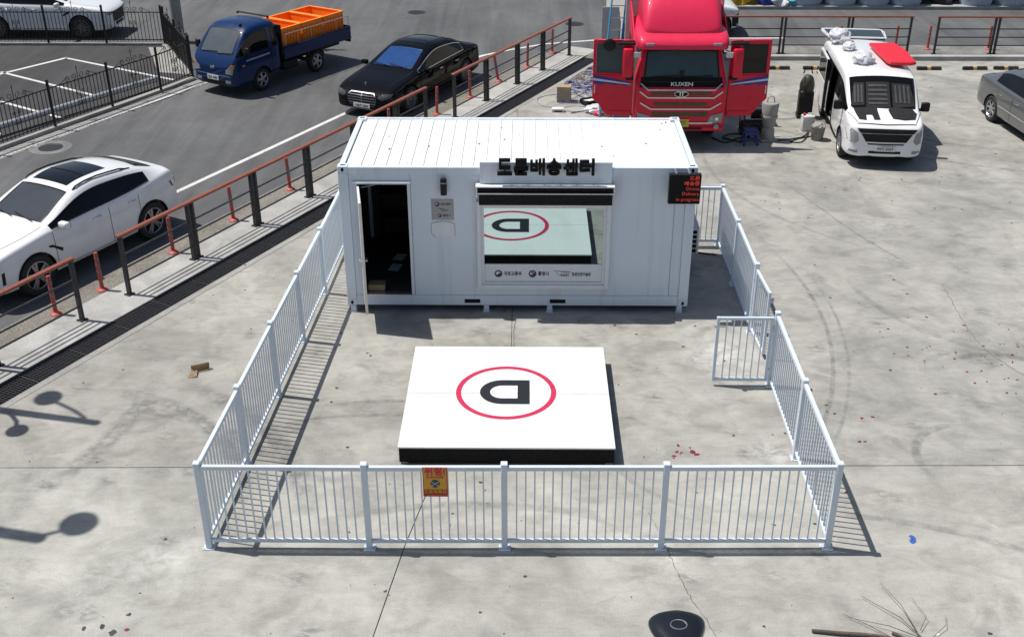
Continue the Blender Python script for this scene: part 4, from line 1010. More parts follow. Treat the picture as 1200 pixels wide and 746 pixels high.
# --- silver sedan, right edge
t = vehicle('silver_sedan', 'silver grey sedan cut off by the right edge of the picture', 'car', (15.42, 11.05, 0), (-1.38, -.90), (.10, -.995))
res, bvh, ob = build_car(t, scale_st(SEDAN, .925, .955, 1.045), False, 'paint_silver', 2.76, .90, .335, .22, 'rim_silver', 'glass_dark', 'glass_clear', 7, False, chrome='trim_black')
for s in (-1, 1):
    patch('tail_lamp', bvh, 'x-', [(s*.45, .76), (s*.78, .74), (s*.76, .88), (s*.45, .87)], 'lamp_red', t, .008); patch('headlight', bvh, 'x+', [(s*.50, .58), (s*.62, .54), (s*.80, .60), (s*.80, .70), (s*.52, .66)], 'lamp_clear', t, .008)
    ax = 'y+' if s > 0 else 'y-'; seam('side_moulding', bvh, ax, [(.95, .52), (-1.0, .54)], .035, 'chrome', t, .010)
patch('grille', bvh, 'x+', [(-.36, .50), (.36, .50), (.40, .64), (-.40, .64)], 'grille_dark', t, .008)
mirror_pair(t, .74, .89, .98, 'paint_silver'); handles(t, bvh, (-.14, -1.0), .82, 'chrome'); door_seams(t, bvh, (.92, -.38, -1.14), .30, .92, (2.0, 1.0, .7))

# --- vehicle on the far road behind the red truck
t = vehicle('far_white_car', 'white car with black bumper on the far road behind the red truck', 'car', (10.45, 20.9, -.12), (1.80, -.5), (1, 0))
res, bvh, ob = build_car(t, scale_st(COUPE, .73, .92, .98), True, 'paint_white', 2.15, .915, .385, .28, 'rim_grey', 'glass_dark', 'glass_dark', 10, False)
patch('bumper', bvh, 'x+', [(-.80, .34), (.80, .34), (.86, .62), (.80, .80), (-.80, .80), (-.86, .62)], 'trim_black', t, .02)
for s in (-1, 1):
    patch('headlight', bvh, 'x+', [(s*.52, .82), (s*.88, .82), (s*.88, .90), (s*.52, .88)], 'lamp_clear', t, .008)
    ax = 'y+' if s > 0 else 'y-'; patch('arch_cladding', bvh, ax, [(1.75, .36), (1.52, .36), (1.50, .70), (1.72, .78)], 'trim_black', t, .01, 2); seam('sill_trim', bvh, ax, [(1.0, .36), (-1.0, .36)], .10, 'trim_black', t, .004)
mirror_pair(t, .56, .88, 1.15, 'paint_white', .14, .2, .15); door_seams(t, bvh, (.7, -.30), .36, 1.05)
mat('highlight_pale', (.16, .20, .34), .3)

# ------------------------------------------------------------------ blue cab-over pickup with orange crates
def T9(w, zb, zs, zm, zsh, yb, zbl, yt, zt, yr, zr, zc): return CAB(w, zb, zs, zm, zsh, yb, zbl, yt, zt, yr, zr, zc)
t = vehicle('blue_pickup', 'dark blue cab over pickup truck carrying orange crates on the road', 'truck', (-4.46, 14.12, -.12), (1.30, .84), (-.53, -.848))
stt = [(2.42, HOOD(.66, .36, .42, .62, .80, .84)), (2.36, HOOD(.80, .30, .37, .62, .98, 1.02, .92, .85, .80)), (2.24, HOOD(.85, .28, .35, .62, 1.10, 1.17, .95, .91, .87)),
       (1.70, T9(.87, .28, .35, .65, 1.10, .855, 1.16, .76, 1.76, .68, 1.87, 1.93)), (1.30, T9(.87, .30, .37, .66, 1.10, .855, 1.17, .76, 1.79, .69, 1.91, 1.97)), (.92, T9(.87, .40, .46, .7, 1.10, .855, 1.17, .76, 1.79, .69, 1.91, 1.97)),
       (.82, T9(.87, .40, .46, .7, 1.10, .855, 1.17, .76, 1.78, .69, 1.90, 1.96)), (.55, T9(.86, .42, .48, .7, 1.10, .85, 1.17, .75, 1.76, .68, 1.88, 1.93)), (.48, T9(.80, .46, .52, .7, 1.10, .80, 1.17, .72, 1.72, .62, 1.82, 1.87))]
LB2 = ['body', 'windscreen', 'window', 'pillar', 'door', 'under', 'well']
def lab2(i, k):
    if k == 0: return 'under'
    if k == 7 and i == 2: return 'windscreen'
    if k == 5 and i in (2, 3, 4): return 'window'
    if k == 5 and i == 6: return 'window'
    if k in (2, 3, 4) and i in (3, 4): return 'door'
    return 'body'
wbf, wbr = 1.30, -1.06
res, bvh = hull('cab', stt, LB2, lab2, wells=[(wbf, .33, s) for s in (-1, 1)], well_r=.39, well_in=.3, creaseK={5: .5, 2: .4}, creaseS={2: .4, 8: .6})
hull_parts(res, {'body': ('cab', 'paint_blue'), 'windscreen': ('windscreen', 'glass_screen'), 'window': ('window', 'glass_dark'), 'pillar': ('pillar', 'trim_black'), 'door': ('door', 'paint_blue'), 'under': ('underbody', 'trim_black'), 'well': ('wheel_arch', 'well')}, t)
edge_tube('screen_seal', [be for me, be in res['windscreen']], .012, 'trim_black', t); edge_tube('window_trim', [be for me, be in res['window']], .008, 'trim_black', t)
wm = wheel_meshes(.33, .20, 'rim_silver', 5, False, .22, .07)
wheels(t, wm, [(wbf, s*.74, .33) for s in (-1, 1)]+[(wbr, s*.74, .33) for s in (-1, 1)])
for s in (-1, 1):
    patch('headlight', bvh, 'x+', [(s*.50, .70), (s*.74, .68), (s*.79, .92), (s*.70, .94), (s*.52, .80)], 'lamp_clear', t, .01)
    patch('indicator', bvh, 'x+', [(s*.64, .86), (s*.78, .86), (s*.79, .95), (s*.70, .96)], 'lamp_amber', t, .014, 1)
    patch('fog_lamp', bvh, 'x+', [(s*.48, .42), (s*.66, .42), (s*.66, .50), (s*.48, .50)], 'lamp_clear', t, .01, 1)
    ax = 'y+' if s > 0 else 'y-'
    seam('side_stripe', bvh, ax, [(1.9, 1.00), (.95, 1.03)], .045, 'silver', t, .006); patch('side_indicator', bvh, ax, [(1.96, .86), (2.08, .86), (2.06, .91), (1.97, .91)], 'lamp_amber', t, .01, 1)
    seam('door_gap', bvh, ax, [(1.72, 1.12), (1.70, .62)], .012, 'seam', t); seam('door_gap', bvh, ax, [(.88, 1.12), (.88, .5)], .012, 'seam', t)
patch('bumper_grille', bvh, 'x+', [(-.40, .38), (.40, .38), (.44, .48), (-.44, .48)], 'grille_dark', t, .008); patch('badge', bvh, 'x+', [(.09*math.cos(a), .83+.045*math.sin(a)) for a in [k*math.pi/8 for k in range(16)]], 'chrome', t, .012, 1)
seam('bumper_highlight', bvh, 'x+', [(-.80, .62), (.80, .62)], .03, 'highlight_pale', t, .006)  # bright highlight across the bumper, painted on as a pale strip
plate(t, 2.432, .54, '82소 4682', w=.44, h=.13); mirror_pair(t, 1.95, .90, 1.28, 'trim_black', .08, .16, .24); handles(t, bvh, (1.0,), .96, 'trim_black', .14)
for (a, b2) in ((-.55, .05), (.1, .65)):
    fnx, dx_ = proj_fn(bvh, 'x+'); pts = [fnx(a+(b2-a)*k/6, 1.19+.05*k/6)[0]+Vector((.015, 0, .01)) for k in range(7)]; obj('wiper', tube(B(), pts, .009, 5), 'trim_black', t)
rr = B(); box(rr, .60, .66, -.62, .62, 1.965, 2.0, .008); [box(rr, .60, .66, s*.6-.02, s*.6+.02, 1.93, 1.97) for s in (-1, 1)]; obj('roof_bar', rr, 'trim_black', t)
obj('aerial_base', bx(1.72, 1.80, .60, .66, 1.90, 2.0, .01), 'trim_black', t)
# chassis and bed
ch = B(); [box(ch, -2.6, 1.0, s*.36-.04, s*.36+.04, .46, .60) for s in (-1, 1)]; [box(ch, x, x+.08, -.36, .36, .48, .58) for x in (-2.5, -1.6, -.8, 0.)]; obj('chassis', ch, 'trim_black', t)
obj('fuel_tank', bx(-.35, .30, .42, .74, .34, .62, .04), 'trim_black', t); obj('battery_box', bx(-.3, .2, -.74, -.46, .36, .62, .02), 'trim_black', t)
obj('axle', lathe(B(), [(.06, -.66), (.06, .66)], 12, 'y', (wbr, 0, .33)), 'trim_black', t)
BX0, BX1, BW = -2.66, .40, .87
bed = obj('bed', bx(BX0, BX1, -BW, BW, .70, .76), 'trim_black', t)
for s in (-1, 1):
    sp_ = obj('side_gate', bx(BX0+.03, BX1-.03, s*BW-.02, s*BW+.02, .72, 1.10, .006), 'paint_blue', t)
    obj('gate_trim', bx(BX0+.03, BX1-.03, s*(BW+.0215)-.0012, s*(BW+.0215)+.0012, 1.04, 1.06), 'seam', sp_)
    rl = B(); zt = 1.42
    tube(rl, [(BX0+.1, s*BW, 1.10), (BX0+.1, s*BW, zt), (BX1-.12, s*BW, zt), (BX1-.12, s*BW, 1.10)], .013, 6)
    for k in range(1, 5): x = BX0+.1+(BX1-BX0-.22)*k/5; tube(rl, [(x, s*BW, 1.10), (x, s*BW, zt)], .009, 6)
    obj('side_rail', rl, 'alu', t, 40)
    mf = B(); tube(mf, [(wbr+.40*math.cos(a), s*.74, .33+.40*math.sin(a)) for a in [R(15)+R(150)*k/10 for k in range(11)]], .05, 6); obj('mudguard', mf, 'trim_black', t)
    obj('tail_lamp', bx(BX0-.03, BX0-.005, s*.70-.12, s*.70+.12, .58, .68), 'lamp_red', t)
obj('tailgate', bx(BX0-.01, BX0+.02, -BW+.025, BW-.025, .72, 1.10, .006), 'paint_blue', t); obj('headboard', bx(BX1-.02, BX1+.03, -BW+.03, BW-.03, .76, 1.72, .006), 'trim_black', t)
pickup = t
mat('crate_orange', (.95, .25, .010), .5, var=.06, vs=5)
def crate(label, lx, L):
    M = pickup.matrix_basis.copy() if False else Matrix.Translation(pickup.location) @ Matrix.Rotation(pickup.rotation_euler[2], 4, 'Z')
    w = M @ Vector((lx, 0, .765)); c = thing('orange_crate', label, 'crate', tuple(w), pickup.rotation_euler[2], 'orange crates on the blue pickup')
    H, hw, hl, tk = .76, .68, L/2, .022
    obj('base', bx(-hl, hl, -hw, hw, 0, .03), 'crate_orange', c)
    for s in (-1, 1):
        obj('side_wall', bx(-hl, hl, min(s*hw, s*(hw-tk)), max(s*hw, s*(hw-tk)), .031, H), 'crate_orange', c); obj('end_wall', bx(min(s*hl, s*(hl-tk)), max(s*hl, s*(hl-tk)), -hw+tk+.001, hw-tk-.001, .031, H), 'crate_orange', c)
        n = 7
        for k in range(n): x = -hl+.06+(L-.12)*k/(n-1); obj('rib', bx(x-.012, x+.012, min(s*(hw+.001), s*(hw+.028)), max(s*(hw+.001), s*(hw+.028)), .04, H-.07), 'crate_orange', c)
    rim_ = B()
    for s in (-1, 1): box(rim_, -hl-.02, hl+.02, s*hw-.035, s*hw+.035, H+.001, H+.035, .006); box(rim_, s*(hl-.005)-.03, s*(hl-.005)+.03, -hw+.036, hw-.036, H+.0015, H+.034, .006)
    obj('rim', rim_, 'crate_orange', c)
crate('open orange crate nearest the cab of the blue pickup', -.16, .88); crate('open orange crate in the middle of the blue pickup bed', -1.13, .90); crate('open orange crate at the tail of the blue pickup bed', -2.10, .90)

# ------------------------------------------------------------------ red heavy truck with both doors open
t = vehicle('red_truck', 'big red cab over truck with both doors swung open behind the container', 'truck', (6.92, 8.72, 0), (0, 0), (0, -1))
rtk = t
mat('grille_brown', (.10, .055, .02), .5, var=.3); mat('stripe_blue', (.03, .02, .22), .4); mat('stripe_white', (.6, .6, .66), .4); mat('box_white', (.60, .58, .53), .5, dirt=.2)
def RS(x, w, zb, zr, zc, yt=.99, zt=2.36): return (x, CAB(w, zb, zb+.08, 1.0, 1.62, w*.99, 1.70, yt, zt, yt-.10, zr, zc))
sr = [(.06, HOOD(1.04, .58, .64, .95, 1.50, 1.52, .95, .93, .90)), (.03, HOOD(1.10, .53, .60, .95, 1.56, 1.60, .96, .93, .89)), (-.02, HOOD(1.12, .52, .59, .95, 1.62, 1.68, .97, .935, .895)),
      RS(-.26, 1.13, .52, 2.52, 2.58), RS(-.42, 1.13, .55, 2.56, 2.62), RS(-.5, 1.13, .6, 2.58, 2.64), RS(-1.35, 1.13, .8, 2.62, 2.68), RS(-1.45, 1.13, .8, 2.62, 2.68), RS(-1.9, 1.12, .8, 2.62, 2.68), RS(-1.96, 1.08, .84, 2.58, 2.63)]
LB3 = ['body', 'windscreen', 'opening', 'under', 'well']
def lab3(i, k):
    if k == 0: return 'under'
    if k == 7 and i == 2: return 'windscreen'
    if k in (3, 4, 5) and i in (4, 5): return 'opening'
    return 'body'
res, bvh = hull('cab', sr, LB3, lab3, wells=[(-1.32, .52, s) for s in (-1, 1)], well_r=.60, well_in=.4, creaseK={5: .6, 2: .5, 7: .3}, creaseS={2: .5, 9: .6, 0: .2})
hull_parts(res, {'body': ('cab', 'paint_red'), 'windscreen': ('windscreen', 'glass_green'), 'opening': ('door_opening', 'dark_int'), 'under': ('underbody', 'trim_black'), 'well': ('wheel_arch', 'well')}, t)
edge_tube('screen_seal', [be for me, be in res['windscreen']], .022, 'trim_black', t)
wm = wheel_meshes(.52, .30, 'alu', 10, False, .29, .05)
wheels(t, wm, [(-1.32, s*.92, .52) for s in (-1, 1)]+[(-5.2, s*.92, .52) for s in (-1, 1)]+[(-6.4, s*.92, .52) for s in (-1, 1)])
# black band with the name, chrome strips, grille slots
patch('name_band', bvh, 'x+', [(-1.0, 1.58), (1.0, 1.58), (.97, 1.80), (-.97, 1.80)], 'pure_black', t, .012, 3)
text('lettering', 'KUXEN', .13, 'plate_white', t, (.085, 0, 1.665), (R(90), 0, R(90)), offset=.002, squash=1.25)
for z0, z1, hw, inn in ((1.52, 1.545, .98, .80), (1.33, 1.36, 1.0, .80), (1.05, 1.085, .98, .72), (.70, .72, .80, .62)):
    pts = [(-hw, z1+.12), (-inn, z0), (inn, z0), (hw, z1+.12)] if z0 > .8 else [(-hw, z0+.02), (-inn, z0), (inn, z0), (hw, z0+.02)]
    seam('chrome_strip', bvh, 'x+', pts, .035, 'silver', t, .03)
for z0, z1, hw in ((1.39, 1.47, .72), (1.12, 1.21, .62), (.86, .97, .66)):
    g_ = patch('grille_slot', bvh, 'x+', [(-hw, z0), (hw, z0), (hw+.03, z1), (-hw-.03, z1)], 'grille_brown', t, .012, 2)
em = B(); tube(em, [(.105, .165*math.cos(a), 1.435+.075*math.sin(a)) for a in [k*math.pi/12 for k in range(24)]], .012, 6, closed=True); [box(em, .10, .112, s*.03-.012, s*.03+.012, 1.385, 1.485) for s in (-1, 1)]; box(em, .10, .1115, -.10, .10, 1.475, 1.49)
obj('emblem', em, 'chrome', t); obj('emblem_field', prism(B(), [(.15*math.cos(a), 1.435+.065*math.sin(a)) for a in [k*math.pi/10 for k in range(20)]], .075, .098, 'x'), 'trim_black', t)
plate(t, .085, .70, '06-2097', 'plate_yellow', w=.46, h=.20, ink='grey_text')
obj('bumper', bx(-.10, .10, -1.08, 1.08, .50, .62, .03), 'paint_red', t, 40); obj('lower_intake', bx(.06, .105, -.55, .55, .54, .60), 'grille_dark', t)
for s in (-1, 1):
    patch('headlight', bvh, 'x+', [(s*.66, .66), (s*1.02, .72), (s*1.04, .96), (s*.74, .88)], 'lamp_clear', t, .02)
    for q in (.78, .90): o = obj('lamp_lens', lathe(B(), [(.055, 0), (.06, .012), (.045, .022), (.001, .026)], 16, 'x'), 'chrome', t); o.location = (.05, s*q, .80)
    o = obj('fog_lamp', lathe(B(), [(.055, 0), (.06, .02), (.001, .03)], 16, 'x'), 'lamp_clear', t); o.location = (.09, s*.90, .62)
    obj('marker_lamp', bx(-.06, .03, s*.80-.10, s*.80+.10, 2.57, 2.63, .01), 'lamp_clear', t)
    obj('step', bx(-.75, -.25, s*1.08-.05, s*1.08+.05, .42, .46), 'trim_black', t); obj('step', bx(-.75, -.25, s*1.08-.05, s*1.08+.05, .74, .78), 'trim_black', t)
    obj('side_deflector', prism(B(), [(-.35, 2.50), (-1.95, 2.50), (-1.95, 3.2), (-1.2, 2.95)], s*1.13-.015, s*1.13+.015, 'y', .004), 'paint_red_sunlit', t)
    ml = obj('corner_mirror', bx(-.02, .02, s*1.10-.09, s*1.10+.09, 2.28, 2.42, .015), 'alu', t); obj('mirror_arm', tube(B(), [(-.1, s*1.0, 2.45), (.0, s*1.08, 2.44), (.0, s*1.10, 2.40)], .012, 6), 'trim_black', ml)
vs_ = []
for x, hw, z0, z1 in ((.03, .92, 2.50, 2.58), (-.01, 1.03, 2.46, 2.66), (-.14, 1.09, 2.45, 2.76), (-.34, 1.12, 2.45, 2.83), (-.7, 1.13, 2.45, 2.88), (-1.90, 1.13, 2.45, 2.88), (-1.94, 1.12, 2.46, 2.86)):
    h_ = z1-z0; vs_.append((x, [(0, z0), (hw*.92, z0), (hw*.99, z0+.02), (hw, z0+.4*h_), (hw*.99, z0+.66*h_), (hw*.965, z0+.84*h_), (hw*.91, z0+.95*h_), (hw*.75, z1-.004), (0, z1)]))
rs1, bv1 = hull('visor', vs_, ['body'], lambda i, k: 'body', creaseK={2: .5}, creaseS={6: .5}); hull_parts(rs1, {'body': ('sun_visor', 'paint_red_sunlit')}, t)
# roof fairing: a tapering rounded hood
fa = []
for x, hw, z0, z1 in ((-.26, .84, 2.74, 2.82), (-.34, .92, 2.72, 3.0), (-.62, .945, 2.70, 3.42), (-1.10, .95, 2.70, 3.74), (-1.75, .95, 2.70, 3.88), (-1.92, .95, 2.70, 3.86)):
    m_ = (z0+z1)/2; fa.append((x, [(0, z0), (hw*.9, z0), (hw, z0+.02), (hw, m_), (hw*.97, z0+.72*(z1-z0)), (hw*.93, z0+.86*(z1-z0)), (hw*.84, z0+.95*(z1-z0)), (hw*.6, z1-.005), (0, z1)]))
rs2, bv2 = hull('fairing', fa, ['body'], lambda i, k: 'body', creaseK={2: .4}, creaseS={5: .6}); hull_parts(rs2, {'body': ('roof_fairing', 'paint_red_sunlit')}, t)
for k in range(11):     # row of rivets on the visor
    o = obj('rivet', lathe(B(), [(.012, 0), (.01, .01), (.001, .012)], 8), 'silver', t); o.location = (-.22, -.9+k*.18, 2.785)
fn, d_ = proj_fn(bvh, 'x+')
for a, b2 in ((-.75, -.05), (.0, .75)):
    pts = [fn(a+(b2-a)*k/6, 1.80+.03*k/6)[0]+Vector((.02, 0, .01)) for k in range(7)]; obj('wiper', tube(B(), pts, .014, 5), 'trim_black', t)
obj('dash_phone', bx(-.02, .0, -.05, .05, 1.83, 1.98, .01), 'trim_black', t)
obj('chassis', bx(-9.6, -1.2, -.42, .42, .70, .98), 'trim_black', t); obj('fuel_tank', bx(-3.6, -2.5, .55, 1.10, .45, 1.0, .08), 'alu', t); obj('air_tank', bx(-3.4, -2.6, -1.10, -.60, .45, .95, .08), 'trim_black', t)
cg = obj('cargo_body', bx(-9.6, -2.16, -1.20, 1.20, 1.05, 3.62, .02), 'box_white', t)
for s in (-1, 1): obj('corner_trim', bx(-2.20, -2.12, min(s*1.10, s*1.235), max(s*1.10, s*1.235), 1.0, 3.68, .01), 'box_white', cg)
# doors, hinged at the front pillars
def door(s, ang):
    d = bpy.data.objects.new('door', None); C.objects.link(d); d.parent = t; d.location = (-.20, s*1.13, 0); d.rotation_euler = (0, 0, s*ang)
    # local: x = outward from the hinge (along the closed door it would run rearwards), y = face
    U = 1.0; lower = [(.02, .80), (.62, .80), (.74, .92), (.84, 1.10), (U, 1.22), (U, 1.82), (.02, 1.82)]
    obj('door_panel', prism(B(), lower, -.04, .04, 'y', .01), 'paint_red', d, 40)
    fr = B(); box(fr, .02, .30, -.035, .035, 1.822, 2.66, .008); box(fr, U-.08, U, -.035, .035, 1.822, 2.66, .008); box(fr, .302, U-.082, -.035, .035, 2.56, 2.66, .008); box(fr, .302, U-.082, -.035, .035, 1.822, 1.86, .006)
    obj('window_frame', fr, 'paint_red', d, 40); obj('window', bx(.302, U-.082, -.012, .012, 1.861, 2.559), 'glass_green' if s < 0 else 'glass_dark', d)
    f = -1      # outer face side of the panel
    y0, y1 = -.047, -.041
    for poly, m in (([(.04, 1.63), (.34, 1.69), (U-.01, 1.815), (U-.01, 1.62), (.80, 1.56), (.70, 1.60), (.45, 1.56), (.34, 1.60), (.22, 1.54), (.10, 1.60)], 'stripe_blue'),):
        obj('stripe', prism(B(), poly, y0, y1, 'y'), m, d)
    obj('stripe', prism(B(), [(.04, 1.605), (.12, 1.59), (U-.01, 1.675), (U-.01, 1.73)], y0-.004, y0-.0005, 'y'), 'stripe_white', d); pass
    obj('door_handle', bx(U-.07, U-.04, -.07, -.041, 1.36, 1.56, .006), 'silver', d)
    for q in (.16, .26): obj('side_marker', bx(q, q+.06, -.052, -.041, .855, .895), 'lamp_amber', d)
    obj('kick_panel', bx(.04, .58, -.055, -.041, .81, .93, .004), 'paint_red', d)
    obj('logo_relief', lathe(B(), [(.10, -.047), (.10, -.041)], 24, 'y', (.62, 0, 1.18)), 'paint_red', d)
    mh = obj('mirror', bx(.05, .29, -.24, -.09, 1.80, 2.50, .04, None, 2), 'paint_red', d, 50); obj('mirror_bracket', bx(.0, .42, -.16, .0, 2.57, 2.63, .01), 'trim_black', mh); obj('mirror_bracket', bx(.02, .20, -.16, -.05, 1.72, 1.79, .01), 'trim_black', mh)
    if s < 0: obj('kerb_mirror', lathe(B(), [(.02, -.02), (.13, -.03), (.15, -.06), (.12, -.085), (.001, -.09)], 18, 'y', (.62, -.03, 2.55)), 'trim_black', d, 40)
    obj('door_lining', prism(B(), [(.06, .90), (.60, .90), (.80, 1.16), (U-.05, 1.28), (U-.05, 1.78), (.06, 1.78)], .041, .06, 'y'), 'trim_black', d)
    return d
door(-1, R(-96+0)); door(1, R(-96))
# fix orientation: local x must point outward (away from the cab), outer face forward
for d in [c for c in t.children if c.name.split('.')[0] == 'door']:
    s = 1 if d.location.y > 0 else -1
    if s > 0: d.rotation_euler = (0, 0, R(90+4)); d.scale = (1, 1, 1)
    else: d.rotation_euler = (0, 0, R(-90-4)); d.scale = (1, -1, 1)
# ladder and boards leaning on the truck's side
mat('ladder_blue', (.02, .16, .45), .4); mat('ladder_white', (.55, .60, .66), .4); mat('board_grey', (.36, .38, .40), .6, dirt=.2); mat('cyan', (.05, .42, .68), .5)
la = thing('ladder', 'blue and white ladder leaning against the side of the red truck', 'ladder', (5.10, 10.75, 0))
ld_ = B()
def lad(x0, m, m2, w, name):
    for q in (0, w): obj('stile', tube(B(), [(x0+q, .1*q, 0), (x0+q+.30, .35+.1*q, 3.9)], .026, 6), m, la, 40)
    for k in range(1, 13): z = k*.3; obj('rung', tube(B(), [(x0+.30*z/3.9, .35*z/3.9, z), (x0+w+.30*z/3.9, .35*z/3.9+.1*w, z)], .016, 6), m2, la, 40)
lad(0, 'cyan', 'ladder_white', .36, 'a')
bo = thing('blue_plank', 'dark blue plank with cyan marks leaning against the side of the red truck', 'plank', (5.52, 10.9, 0))
pl_ = Matrix.Rotation(R(4), 4, 'Y'); obj('plank', bx(-.07, .07, -.02, .02, 0, 3.8, .004, pl_), 'ladder_blue', bo); [obj('mark', bx(-.072, .072, -.024, -.0205, z, z+.22, 0, pl_), 'cyan', bo) for z in (2.6, 3.05, 3.5)]
bo = thing('grey_board_stack', 'grey boards wrapped in plastic standing beside the red truck', 'boards', (5.35, 11.35, 0)); [obj('board', bx(-.22+k*.05, .22+k*.02, k*.035, k*.035+.028, 0, 2.9-.12*k, .004), 'board_grey', bo) for k in range(4)]

# ------------------------------------------------------------------ white van with open sliding door and tailgate
t = vehicle('white_van', 'white passenger van with raised tailgate and open sliding door on the right', 'van', (10.74, 8.33, 0), (1.62, -.93), (-.095, -.9955))
van = t
def VC(x, zr=1.87, zc=1.94, w=.965, zb=.25): return (x, CAB(w, zb, zb+.08, .66, 1.10, .945, 1.17, .885, 1.72, .825, zr-.015, zc))
sv = [(2.56, HOOD(.64, .34, .42, .66, .88, .93)), (2.49, HOOD(.87, .28, .36, .64, .99, 1.05)), (2.25, HOOD(.945, .25, .33, .62, 1.06, 1.15)), (1.80, HOOD(.96, .25, .33, .64, 1.09, 1.22, .95, .905, .86)),
      (1.02, CAB(.965, .25, .33, .66, 1.10, .945, 1.17, .885, 1.68, .835, 1.83, 1.90)), VC(.56), VC(.46), VC(-.78, 1.88, 1.95), VC(-.88, 1.88, 1.95), VC(-2.2, 1.86, 1.92, .96), VC(-2.48, 1.82, 1.87, .94, .32), VC(-2.55, 1.76, 1.81, .88, .38)]
LB4 = ['body', 'windscreen', 'window', 'pillar', 'door', 'opening', 'under', 'well', 'tail']
def lab4(i, k, s):
    if k == 0: return 'under'
    if k == 7 and i == 3: return 'windscreen'
    if i == 6 and s < 0 and k in (2, 3, 4, 5): return 'opening'
    if k == 5 and i in (3, 4, 6, 8): return 'window'
    if k == 5 and i in (5, 7): return 'pillar'
    if k in (2, 3, 4) and i in (3, 4, 6): return 'door'
    return 'body'
sv = scale_st(sv, 1., .955, 1.)
res, bvh = hull('van', sv, LB4, lab4, ends=(0, 8), wells=[(sx, .34, s) for sx in (1.62, -1.58) for s in (-1, 1)], well_r=.40, well_in=.34, creaseK={5: .45, 2: .4, 7: .35}, creaseS={3: .3, 4: .3, 11: .5})
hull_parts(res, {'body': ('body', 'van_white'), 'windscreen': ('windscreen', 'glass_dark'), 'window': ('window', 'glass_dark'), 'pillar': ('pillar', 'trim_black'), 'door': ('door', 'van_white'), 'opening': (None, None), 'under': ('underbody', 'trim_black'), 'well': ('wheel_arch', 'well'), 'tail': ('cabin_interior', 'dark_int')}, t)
edge_tube('screen_seal', [be for me, be in res['windscreen']], .020, 'trim_black', t); edge_tube('window_trim', union_boundary([be for me, be in res['window']+res['pillar']]), .010, 'trim_black', t); edge_tube('door_seal', [be for me, be in res['opening']], .020, 'trim_black', t)
wheels(t, wheel_meshes(.34, .22, 'rim_silver', 6, False), [(sx, s*.79, .34) for sx in (1.62, -1.58) for s in (-1, 1)])
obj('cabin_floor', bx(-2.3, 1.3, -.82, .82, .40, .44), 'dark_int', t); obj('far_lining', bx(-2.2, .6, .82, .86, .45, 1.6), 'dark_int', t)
for x in (.1, -.9): obj('seat', bx(x, x+.45, -.55, .6, .45, .85, .05), 'black_matte', t); obj('seat_back', bx(x-.12, x, -.55, .6, .8, 1.45, .05), 'black_matte', t)
# sliding door, pushed back along the side
sd = obj('sliding_door', prism(B(), [(-.86, .40), (-1.98, .40), (-2.02, 1.12), (-.86, 1.12)], -1.075, -1.03, 'y', .012), 'van_white', t, 40)
fr = B(); box(fr, -.96, -.86, -1.06, -1.0, 1.125, 1.72, .01); box(fr, -2.02, -1.92, -1.06, -1.0, 1.125, 1.72, .01); box(fr, -1.919, -.961, -1.055, -1.0, 1.64, 1.72, .01); obj('door_frame', fr, 'van_white', sd, 40)
obj('door_window', bx(-1.95, -.93, -1.066, -1.03, 1.10, 1.66), 'glass_dark', sd); sd.location = (0, .07, 0); obj('door_edge', bx(-.858, -.835, -1.06, -.98, .42, 1.70), 'trim_black', sd)
rl = B(); tube(rl, [(-.85, -.985, .98), (-2.3, -.985, .98)], .016, 6); obj('door_rail', rl, 'trim_black', t)
# tailgate, raised
tg = bpy.data.objects.new('tailgate', None); C.objects.link(tg); tg.parent = t; tg.location = (-2.45, 0, 1.86); tg.rotation_euler = (0, R(-2), 0)
pr = [(-.02, -.76), (-.02, .76), (-.75, .84), (-1.10, .82), (-1.16, .70), (-1.16, -.70), (-1.10, -.82), (-.75, -.84)]
obj('tailgate_panel', prism(B(), pr, 0, .05, 'z', .012), 'van_white', tg, 40); obj('tailgate_window', prism(B(), [(-.06, -.70), (-.06, .70), (-.95, .76), (-.95, -.76)], .052, .058, 'z'), 'glass_dark', tg); obj('tailgate_lining', prism(B(), [(a*.95, b2*.95) for a, b2 in pr], -.03, -.001, 'z'), 'trim_black', tg)
for s in (-1, 1): obj('gas_strut', tube(B(), [(-2.50, s*.78, 1.45), (-2.95, s*.76, 1.92)], .012, 6), 'alu', t)
# face
patch('grille', bvh, 'x+', [(-.46, .68), (.46, .68), (.58, .87), (-.58, .87)], 'grille_dark', t, .012); patch('upper_grille', bvh, 'x+', [(-.60, .885), (.60, .885), (.68, .985), (-.68, .985)], 'trim_black', t, .014); patch('lower_intake', bvh, 'x+', [(-.70, .40), (.70, .40), (.72, .46), (-.72, .46)], 'grille_dark', t, .008); patch('grille_slot', bvh, 'x+', [(-.40, .61), (.40, .61), (.42, .64), (-.42, .64)], 'grille_dark', t, .008)
for s in (-1, 1):
    patch('headlight', bvh, 'x+', [(s*.62, .70), (s*.70, .62), (s*.86, .68), (s*.90, .94), (s*.84, 1.0), (s*.66, .88)], 'lamp_clear', t, .010)
    patch('fog_lamp', bvh, 'x+', [(s*.62, .40), (s*.82, .42), (s*.80, .47), (s*.62, .47)], 'lamp_clear', t, .012, 1)
    ax = 'y+' if s > 0 else 'y-'; seam('door_gap', bvh, ax, [(1.62, 1.10), (1.60, .75)], .012, 'seam', t); seam('door_gap', bvh, ax, [(.50, 1.12), (.50, .36)], .012, 'seam', t); seam('sill_trim', bvh, ax, [(1.1, .33), (-1.1, .33)], .05, 'trim_black', t, .004)
plate(t, 2.58, .52, '94서 6069', w=.46, h=.12, ink='grey_text'); mirror_pair(t, 1.52, .92, 1.24, 'trim_black', .12, .20, .22); handles(t, bvh, (.62,), .98, 'van_white', .18)
